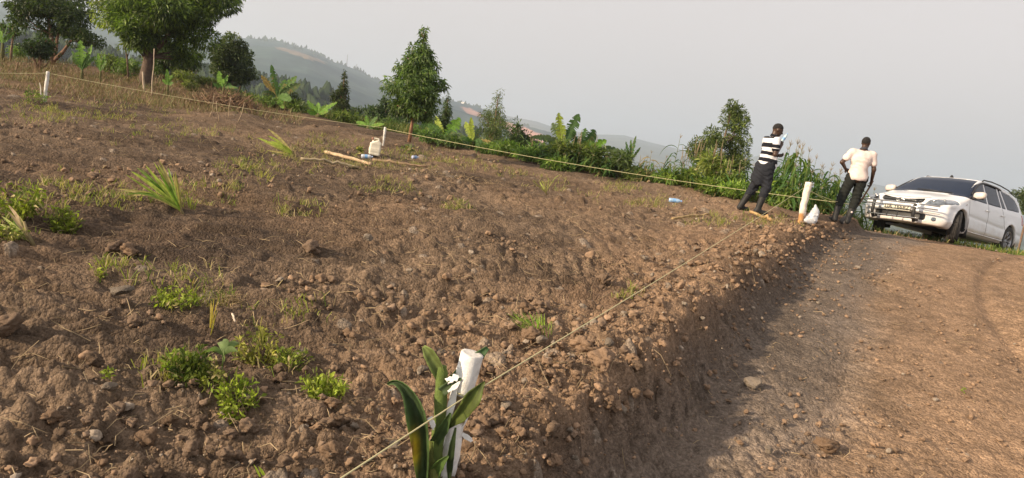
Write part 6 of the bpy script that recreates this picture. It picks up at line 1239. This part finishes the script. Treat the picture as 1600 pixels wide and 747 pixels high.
def polyd(px, pz, poly):
    P = np.array(poly, float); d = np.full(np.broadcast(px, pz).shape, 1e9); s = np.ones_like(d)
    for i in range(len(P)):
        a, b = P[i], P[i - 1]; e = b - a; wx = px - a[0]; wz = pz - a[1]; t = np.clip((wx * e[0] + wz * e[1]) / (e @ e), 0, 1); d = np.minimum(d, (wx - e[0] * t) ** 2 + (wz - e[1] * t) ** 2)
        c1 = pz >= a[1]; c2 = pz < b[1]; c3 = e[0] * wz > e[1] * wx; s = np.where((c1 & c2 & c3) | (~c1 & ~c2 & ~c3), -s, s)
    return s * np.sqrt(d)
WSC = [(-.70, 1.005), (-.56, 1.425), (.56, 1.425), (.70, 1.005)]
SIDE = {'front': [(1.08, .965), (.93, .935), (.05, .955), (.05, 1.375), (.12, 1.37), (.42, 1.29), (.80, 1.10)], 'rear': [(-.01, .957), (-.74, .975), (-.70, 1.385), (-.01, 1.382)], 'quarter': [(-.79, .976), (-1.02, .982), (-.86, 1.37), (-.755, 1.378)], 'back': [(-1.09, .985), (-1.86, 1.015), (-1.93, 1.10), (-1.74, 1.27), (-1.45, 1.335), (-.93, 1.37)]}
HL = [(.44, .635), (.50, .735), (.64, .795), (.80, .845), (.845, .80), (.81, .70), (.66, .635)]
def m_ws(X): return np.maximum(polyd(X[1], X[2], WSC), .15 - X[0])
def m_side(k, sgn):
    def f(X): return np.maximum(polyd(X[0], X[2], SIDE[k]), .3 - sgn * X[1])
    return f
def m_hl(sgn):
    def f(X): return np.maximum(polyd(sgn * X[1], X[2], HL), 1.45 - X[0])
    return f
def rrect(a, b, ca, cb, ha, hb_, r): 
    qa = np.abs(a - ca) - ha + r; qb = np.abs(b - cb) - hb_ + r; return np.sqrt(np.maximum(qa, 0) ** 2 + np.maximum(qb, 0) ** 2) + np.minimum(np.maximum(qa, qb), 0) - r
def m_grille(X): return np.maximum(rrect(X[1], X[2] + .05 * (np.abs(X[1]) / .4) ** 2 * -1, 0, .660, .41, .048, .03), 1.7 - X[0])
def m_intake(X): return np.maximum(rrect(X[1], X[2], 0, .385, .50 - .0, .065, .04), 1.7 - X[0])
def m_fog(sgn):
    def f(X): return np.maximum(np.hypot(sgn * X[1] - .64, X[2] - .365) - .045, 1.5 - X[0])
    return f
HX_ = .0135; lo_, hi_ = (-2.32, -.92, .16), (2.24, .92, 1.54)
XC, oC = grid(lo_, hi_, HX_); SH = car_shell(XC) + 0 * (XC[0] + XC[1] + XC[2])
masks = [m_ws, m_grille, m_intake] + [m_side(k, s) for k in SIDE for s in (1, -1)] + [m_hl(1), m_hl(-1)]
BD = SH.copy()
for f in masks: BD = np.maximum(BD, -np.maximum(f(XC) + 0 * BD, -(SH + (.05 if f in (m_grille, m_intake) else .022))))
for ax_ in (1.3, -1.3): BD = np.maximum(BD, -np.maximum(np.sqrt((XC[0] - ax_) ** 2 + (XC[2] - .315) ** 2) - .362, .50 - np.abs(XC[1])) + 0 * BD)
# hollow out the underside
BD = np.maximum(BD, -np.maximum(np.maximum(np.abs(XC[1]) - .60, XC[2] - .30), np.abs(XC[0]) - 1.85))
car = thing('parked_car', 'white estate car with a chrome bull bar parked at the end of the dirt road', 'car', CARQ[:3])
ca, sa = cos(CARQ[3]), sin(CARQ[3]); cb, sb = cos(CARQ[4]), sin(CARQ[4]); cc, sc_ = cos(CARQ[5]), sin(CARQ[5])
RM = np.array([[ca, -sa, 0], [sa, ca, 0], [0, 0, 1]]) @ np.array([[cb, 0, sb], [0, 1, 0], [-sb, 0, cb]]) @ np.array([[1, 0, 0], [0, cc, -sc_], [0, sc_, cc]])
car.rotation_euler = Matrix(RM.tolist()).to_euler()
V, F = surface_nets(BD, oC, HX_); V = smooth_v(V, F, 2); body = link('body', mesh_np('body', V, F), M_CAR, car); del BD
def crop_net(name, mf, shell_off, thick, m, sx, sy, sz, parent=None, sm=1):
    def ix(a, lo, hi, o): i0 = max(0, int((lo - o) / HX_)); i1 = min(a, int((hi - o) / HX_) + 2); return slice(i0, i1)
    s = (ix(SH.shape[0], *sx, oC[0]), ix(SH.shape[1], *sy, oC[1]), ix(SH.shape[2], *sz, oC[2])); Xs = [XC[0][s[0]], XC[1][:, s[1]], XC[2][:, :, s[2]]]
    S_ = SH[s]; D = np.maximum(np.maximum(S_ + shell_off, -(S_ + shell_off + thick)), mf(Xs) + 0 * S_); D = np.pad(D, 1, constant_values=1)
    V, F = surface_nets(D, (oC[0] + (s[0].start - 1) * HX_, oC[1] + (s[1].start - 1) * HX_, oC[2] + (s[2].start - 1) * HX_), HX_)
    if sm: V = smooth_v(V, F, sm)
    return link(name, mesh_np(name, V, F), m, parent or car)
crop_net('windscreen', m_ws, .005, .03, M_GLASS, (.1, 1.3), (-.8, .8), (.95, 1.5))
for k in SIDE:
    for s in (1, -1): crop_net('window', m_side(k, s), .004, .03, M_GLASS, (-2.1, 1.2), (.4, .92) if s > 0 else (-.92, -.4), (.9, 1.45))
def _surf(dirn, a, b, lo, hi):
    """distance along an axis where the shell starts: dirn 'y' gives |y| at (x,z), 'x' gives front x at (y,z)"""
    for _ in range(40):
        m = (lo + hi) / 2
        v = car_shell([np.array([a]), np.array([m]), np.array([b])]) if dirn == 'y' else (car_shell([np.array([m]), np.array([a]), np.array([b])]) if dirn == 'x' else car_shell([np.array([a]), np.array([b]), np.array([m])]))
        if v[0] < 0: lo = m
        else: hi = m
    return lo
def ys(x, z): return _surf('y', x, z, 0, 1.0)
def xs_(y, z): return _surf('x', y, z, .5, 2.4)
def zs_(x, y): return _surf('z', x, y, .4, 1.7)
for s in (1, -1):
    h_ = crop_net('headlight', m_hl(s), .002, .03, M_LAMPG, (1.4, 2.2), (.35, .92) if s > 0 else (-.92, -.35), (.6, .9))
    for (yy, zz, rr_) in ((.56, .722, .034), (.68, .765, .030)):
        mb = MB(); V, F = tube_vf([(xs_(yy, zz) - .03, s * yy, zz), (xs_(yy, zz) + .006, s * yy, zz)], [rr_, rr_ * .8], 16); mb.add(V, F); link('reflector', mb.mesh('reflector'), M_CHROME, h_)
    f_ = crop_net('fog_lamp', m_fog(s), -.012, .03, M_LAMPG, (1.5, 2.2), (.5, .75) if s > 0 else (-.75, -.5), (.28, .46))
crop_net('grille', m_grille, .030, .02, M_BLACK, (1.8, 2.24), (-.5, .5), (.58, .76)); crop_net('lower_grille', m_intake, .035, .02, M_BLACK, (1.8, 2.24), (-.6, .6), (.28, .48))
def cpart(name, pts, r, m, n=6, parent=None, flat=None):
    mb = MB(); V, F = tube_vf(pts, r, n); 
    if flat is not None: c = V.mean(0); V = c + (V - c) * flat
    mb.add(V, F); return link(name, mb.mesh(name), m, parent or car)
# door seams, sill moulding
SEAM = plain('dark_seam', (.10, .10, .10), rough=.8)
for s in (1, -1):
    mb = MB()
    for (x0, z0), (x1, z1) in (((1.0, .90), (.96, .30)), ((.02, .93), (.02, .30)), ((-.76, .95), (-.90, .62)), ((-.90, .62), (-1.0, .52)), ((.96, .30), (-.88, .31))):
        P = [(x0 + (x1 - x0) * t, s * (ys(x0 + (x1 - x0) * t, z0 + (z1 - z0) * t) + .0005), z0 + (z1 - z0) * t) for t in np.linspace(0, 1, 14)]; V, F = tube_vf(P, .0035, 5); mb.add(V, F)
    link('door_seams', mb.mesh('seams'), SEAM, car)
    cpart('sill_moulding', [(x, s * (ys(x, .295) + .004), .285) for x in np.linspace(.9, -.92, 14)], .016, M_CHROME if 0 else M_CAR)
    for x in (.10, -.74): cpart('door_handle', [(x + .09, s * ys(x + .09, .80), .80), (x + .07, s * (ys(x, .8) + .028), .803), (x - .07, s * (ys(x, .8) + .028), .806), (x - .09, s * ys(x - .09, .80), .806)], .012, M_CAR, 8)
    cpart('window_visor', [(x, s * (ys(x, z) + .012), z) for x, z in ((.80, 1.05), (.60, 1.17), (.38, 1.29), (.10, 1.375), (-.3, 1.395), (-.72, 1.392), (-.9, 1.375))], .019, M_BLACK, 8)
    rl = cpart('roof_rail', [(x, s * .575, zs_(x, s * .575) + dz) for x, dz in ((-.02, .0), (-.10, .035), (-.5, .048), (-1.0, .048), (-1.5, .045), (-1.68, .03), (-1.75, 0))], .014, M_BLACK, 8)
    # mirror: rounded housing on a foot
    mroot = net_obj('mirror', lambda X: (((np.abs(X[0] + .02) / .075) ** 2.4 + (np.abs(X[1]) / .115) ** 3.2 + (np.abs(X[2] - .1 * X[1]) / .074) ** 2.8) ** .4 - 1) * .07, (-.1, -.15, -.1), (.1, .15, .1), .01, M_CAR, car, None, 1); mroot.location = (.80, s * (ys(.8, .98) + .115), 1.035)
    cpart('mirror_foot', [(.83, s * (ys(.83, .955) - .01), .955), (.81, s * (ys(.8, .96) + .06), .985)], .028, M_BLACK, 8)
    cpart('mirror_gap', [(.80, s * (ys(.8, .98) + .02), .958), (.80, s * (ys(.8, .98) + .20), .966)], .014, M_BLACK, 6)
    cpart('side_repeater', [(1.13, s * (ys(1.13, .79) + .001), .80), (1.16, s * (ys(1.16, .79) + .001), .79)], .015, M_CHROME, 8)
    cpart('mud_flap', [(.94, s * .76, .33), (.925, s * .76, .15)], .10, M_BLACK, 4, flat=(.12, .9, 1)); cpart('mud_flap', [(-1.68, s * .76, .35), (-1.70, s * .76, .17)], .10, M_BLACK, 4, flat=(.12, .9, 1))
    tl = crop_net('tail_light', lambda X, s=s: np.maximum(rrect(s * X[1], X[2], .70, .85, .12, .13, .04), X[0] + 1.95), -.004, .03, plain('red_lamp', (.4, .02, .02), rough=.15), (-2.3, -1.9), (.5, .92) if s > 0 else (-.92, -.5), (.68, 1.02))
    # wheel arch lining
    for ax_ in (1.3, -1.3):
        t_ = np.linspace(-.15, pi + .15, 26); k = len(t_); V = np.concatenate([np.stack([ax_ + .357 * np.cos(t_), np.full(k, s * yy), .315 + .357 * np.sin(t_)], 1) for yy in (.80, .50)]); mb = MB(); i = np.arange(k - 1); mb.add(V, np.stack([i, i + 1, k + i + 1, k + i], 1)); mb.add(np.concatenate([V[k:], [[ax_, s * .5, .315]]]), np.stack([i, i + 1, np.full(k - 1, k)], 1)); link('arch_lining', mb.mesh('arch_lining'), M_BLACK, car)
# grille bars, emblem, bumper lip
for z in (.645, .672, .695): cpart('grille_bar', [(xs_(y, z) - .018, y, z) for y in np.linspace(-.37, .37, 12)], .005, M_BLACK if z != .695 else M_CHROME)
ex = xs_(0, .665) + .012; em = MB()
for (ry, rz, oy, oz, rr_) in ((.070, .046, 0, 0, .008), (.030, .042, 0, .001, .006), (.052, .018, 0, .014, .006)):
    V, F = tube_vf([(ex - .1 * 0, ry * cos(a) + oy, .668 + rz * sin(a) + oz) for a in np.linspace(0, 2 * pi, 28)], rr_, 6, False); em.add(V, F)
link('emblem', em.mesh('emblem'), M_CHROME, car)
cpart('bumper_crease', [(xs_(y, .475) - .001, y, .475) for y in np.linspace(-.72, .72, 24)], .005, SEAM)
cpart('bonnet_gap', [(xs_(y, .735) if 0 else 2.035 - .16 * (abs(y) / .5) ** 3, y, zs_(2.035 - .16 * (abs(y) / .5) ** 3, y) + .0005) for y in np.linspace(-.47, .47, 24)], .005, SEAM)
# number plate with its writing
plx = xs_(0, .50) + .035; pl = MB(); bx_ = np.array([(a, b, c) for a in (-.006, .006) for b in (-.26, .26) for c in (-.058, .058)])
pl.add(bx_ + [plx, 0, .515], np.array([(0, 1, 3, 2), (4, 6, 7, 5), (0, 4, 5, 1), (2, 3, 7, 6), (0, 2, 6, 4), (1, 5, 7, 3)])); plate = link('number_plate', pl.mesh('plate', False), plain('plate_white', (.66, .62, .50), rough=.4), car)
tcu = bpy.data.curves.new('plate_letters', 'FONT'); tcu.body = 'UA 166BZ'; tcu.size = .105; tcu.align_x = 'CENTER'; tcu.align_y = 'CENTER'; tcu.extrude = .002; tcu.offset = .0022; tcu.space_character = 1.08
to_ = bpy.data.objects.new('plate_letters', tcu); col_.objects.link(to_); bpy.context.view_layer.update(); tme = bpy.data.meshes.new_from_object(to_.evaluated_get(bpy.context.evaluated_depsgraph_get())); bpy.data.objects.remove(to_); tl_ = link('plate_letters', tme, M_BLACK, plate); tl_.matrix_local = Matrix(((0, 0, 1, plx + .009), (1, 0, 0, 0), (0, 1, 0, .512), (0, 0, 0, 1)))
# bull bar
bbx = plx + .10
for s in (1, -1): cpart('bar_upright', [(bbx - .13, s * .40, .30), (bbx - .02, s * .40, .27), (bbx + .05, s * .40, .36), (bbx + .05, s * .40, .54), (bbx + .02, s * .40, .63), (bbx - .04, s * .40, .665)], .028, M_BLACK, 8, flat=(1, 1.25, 1))
bb = MB()
for (z, w, r, dx) in ((.605, .80, .015, .05), (.535, .78, .015, .07), (.325, .50, .014, .05)):
    P = [(bbx + dx - (.16 * max(0, abs(y) - .45) ** 1.2 / .35 ** 1.2 if w > .6 else 0), y, z) for y in np.linspace(-w, w, 25)]; V, F = tube_vf(P, r, 10); bb.add(V, F)
link('chrome_bar', bb.mesh('chrome_bar'), M_CHROME, car)
for y in (-.1, .1): cpart('bar_bracket', [(bbx + .055, y, .30), (bbx + .055, y, .42)], .012, M_BLACK)
# wipers, antenna fin, roof mark
cpart('wiper', [(1.02, .30, zs_(1.02, .3) + .012), (.98, .0, zs_(.98, 0) + .015), (.97, -.25, zs_(.97, -.25) + .014)], .008, M_BLACK); cpart('wiper', [(1.03, -.10, zs_(1.03, -.1) + .012), (.99, .45, zs_(.99, .45) + .014)], .008, M_BLACK)
cpart('roof_fin', [(-.05, -.08, zs_(-.05, -.08) - .01), (-.12, -.08, zs_(-.12, -.08) + .035), (-.2, -.08, zs_(-.2, -.08) + .01)], [.02, .03, .015], M_BLACK, 8)
cpart('underbody', [(1.9, 0, .30), (-1.95, 0, .32)], .45, M_BLACK, 8, flat=(1, 1.1, .16))
# wheels
def lathe(pr, n=44):
    pr = np.array(pr); k = len(pr); a = np.arange(n) * 2 * pi / n; V = np.stack([np.outer(pr[:, 1], np.cos(a)), np.repeat(pr[:, 0][:, None], n, 1), np.outer(pr[:, 1], np.sin(a))], -1).reshape(-1, 3)
    i, j = np.meshgrid(np.arange(k - 1), np.arange(n), indexing='ij'); i = i.ravel(); j = j.ravel(); j2 = (j + 1) % n; return V, np.stack([i * n + j, (i + 1) * n + j, (i + 1) * n + j2, i * n + j2], 1)
ty = MB(); V, F = lathe([(-.085, .205), (-.10, .225), (-.108, .27), (-.10, .308), (-.085, .321), (-.05, .326)] + [q for y in (-.045, -.015, .015, .045) for q in ((y - .008, .326), (y - .006, .318), (y + .006, .318), (y + .008, .326))] + [(.05, .326), (.085, .321), (.10, .308), (.108, .27), (.10, .225), (.085, .205)], 56); ty.add(V, F); TYM = ty.mesh('tyre'); TYM.materials.append(M_TYRE)
rm = MB(); V, F = lathe([(-.08, .20), (-.085, .213), (.085, .213), (.098, .218), (.100, .208), (.088, .196), (.04, .188), (-.05, .185), (-.08, .19)]); rm.add(V, F); V, F = lathe([(.062, .001), (.066, .04), (.05, .06), (-.02, .062)]); rm.add(V, F)
for q in range(8):
    for da in (-.13, .13): a = q * 2 * pi / 8; P = [(cos(a) * .05, .055, sin(a) * .05), (cos(a + da * .7) * .12, .068, sin(a + da * .7) * .12), (cos(a + da) * .20, .082, sin(a + da) * .20)]; V, F = tube_vf(P, [.013, .009, .011], 6); rm.add(V, F)
RIM = rm.mesh('rim'); RIM.materials.append(M_ALLOY); bk = MB(); V, F = lathe([(-.03, .001), (-.03, .195)]); bk.add(V, F); BK = bk.mesh('brake'); BK.materials.append(M_BLACK)
for (x, s, st) in ((1.3, 1, radians(24)), (1.3, -1, radians(24)), (-1.3, 1, 0), (-1.3, -1, 0)):
    w = bpy.data.objects.new('wheel', None); col_.objects.link(w); w.parent = car; w.location = (x, s * .735, .315); w.rotation_euler = (0, 0, (0 if s > 0 else pi) + st)
    for nm, me in (('tyre', TYM), ('rim', RIM), ('brake_disc', BK)): link(nm, me, None, w)
# grass and stubble under and behind the car
x, y = rg.uniform(6.8, 12.5, 7000), rg.uniform(14.4, 19.5, 7000); k = (np.hypot(x, y) > 16.6 + .5 * fbm(x, y, 2, 820)) & (fbm(x * 1.3, y * 1.3, 2, 821) > -.3); x, y = x[k], y[k]; P = np.stack([x, y, HT(x, y)], 1); mb = MB()
blade_field(P, .04 + .16 * rg.random(len(x)), .006, 1.0, np.where((rg.random(len(x)) < .35)[:, None], (.30, .25, .10), (.13, .20, .04)), rg, mb); tag(link('verge_grass', mb.mesh('verge_grass', False), M_BLADE), 'low green verge grass and stubble under and behind the white car', None, None, 'stuff')
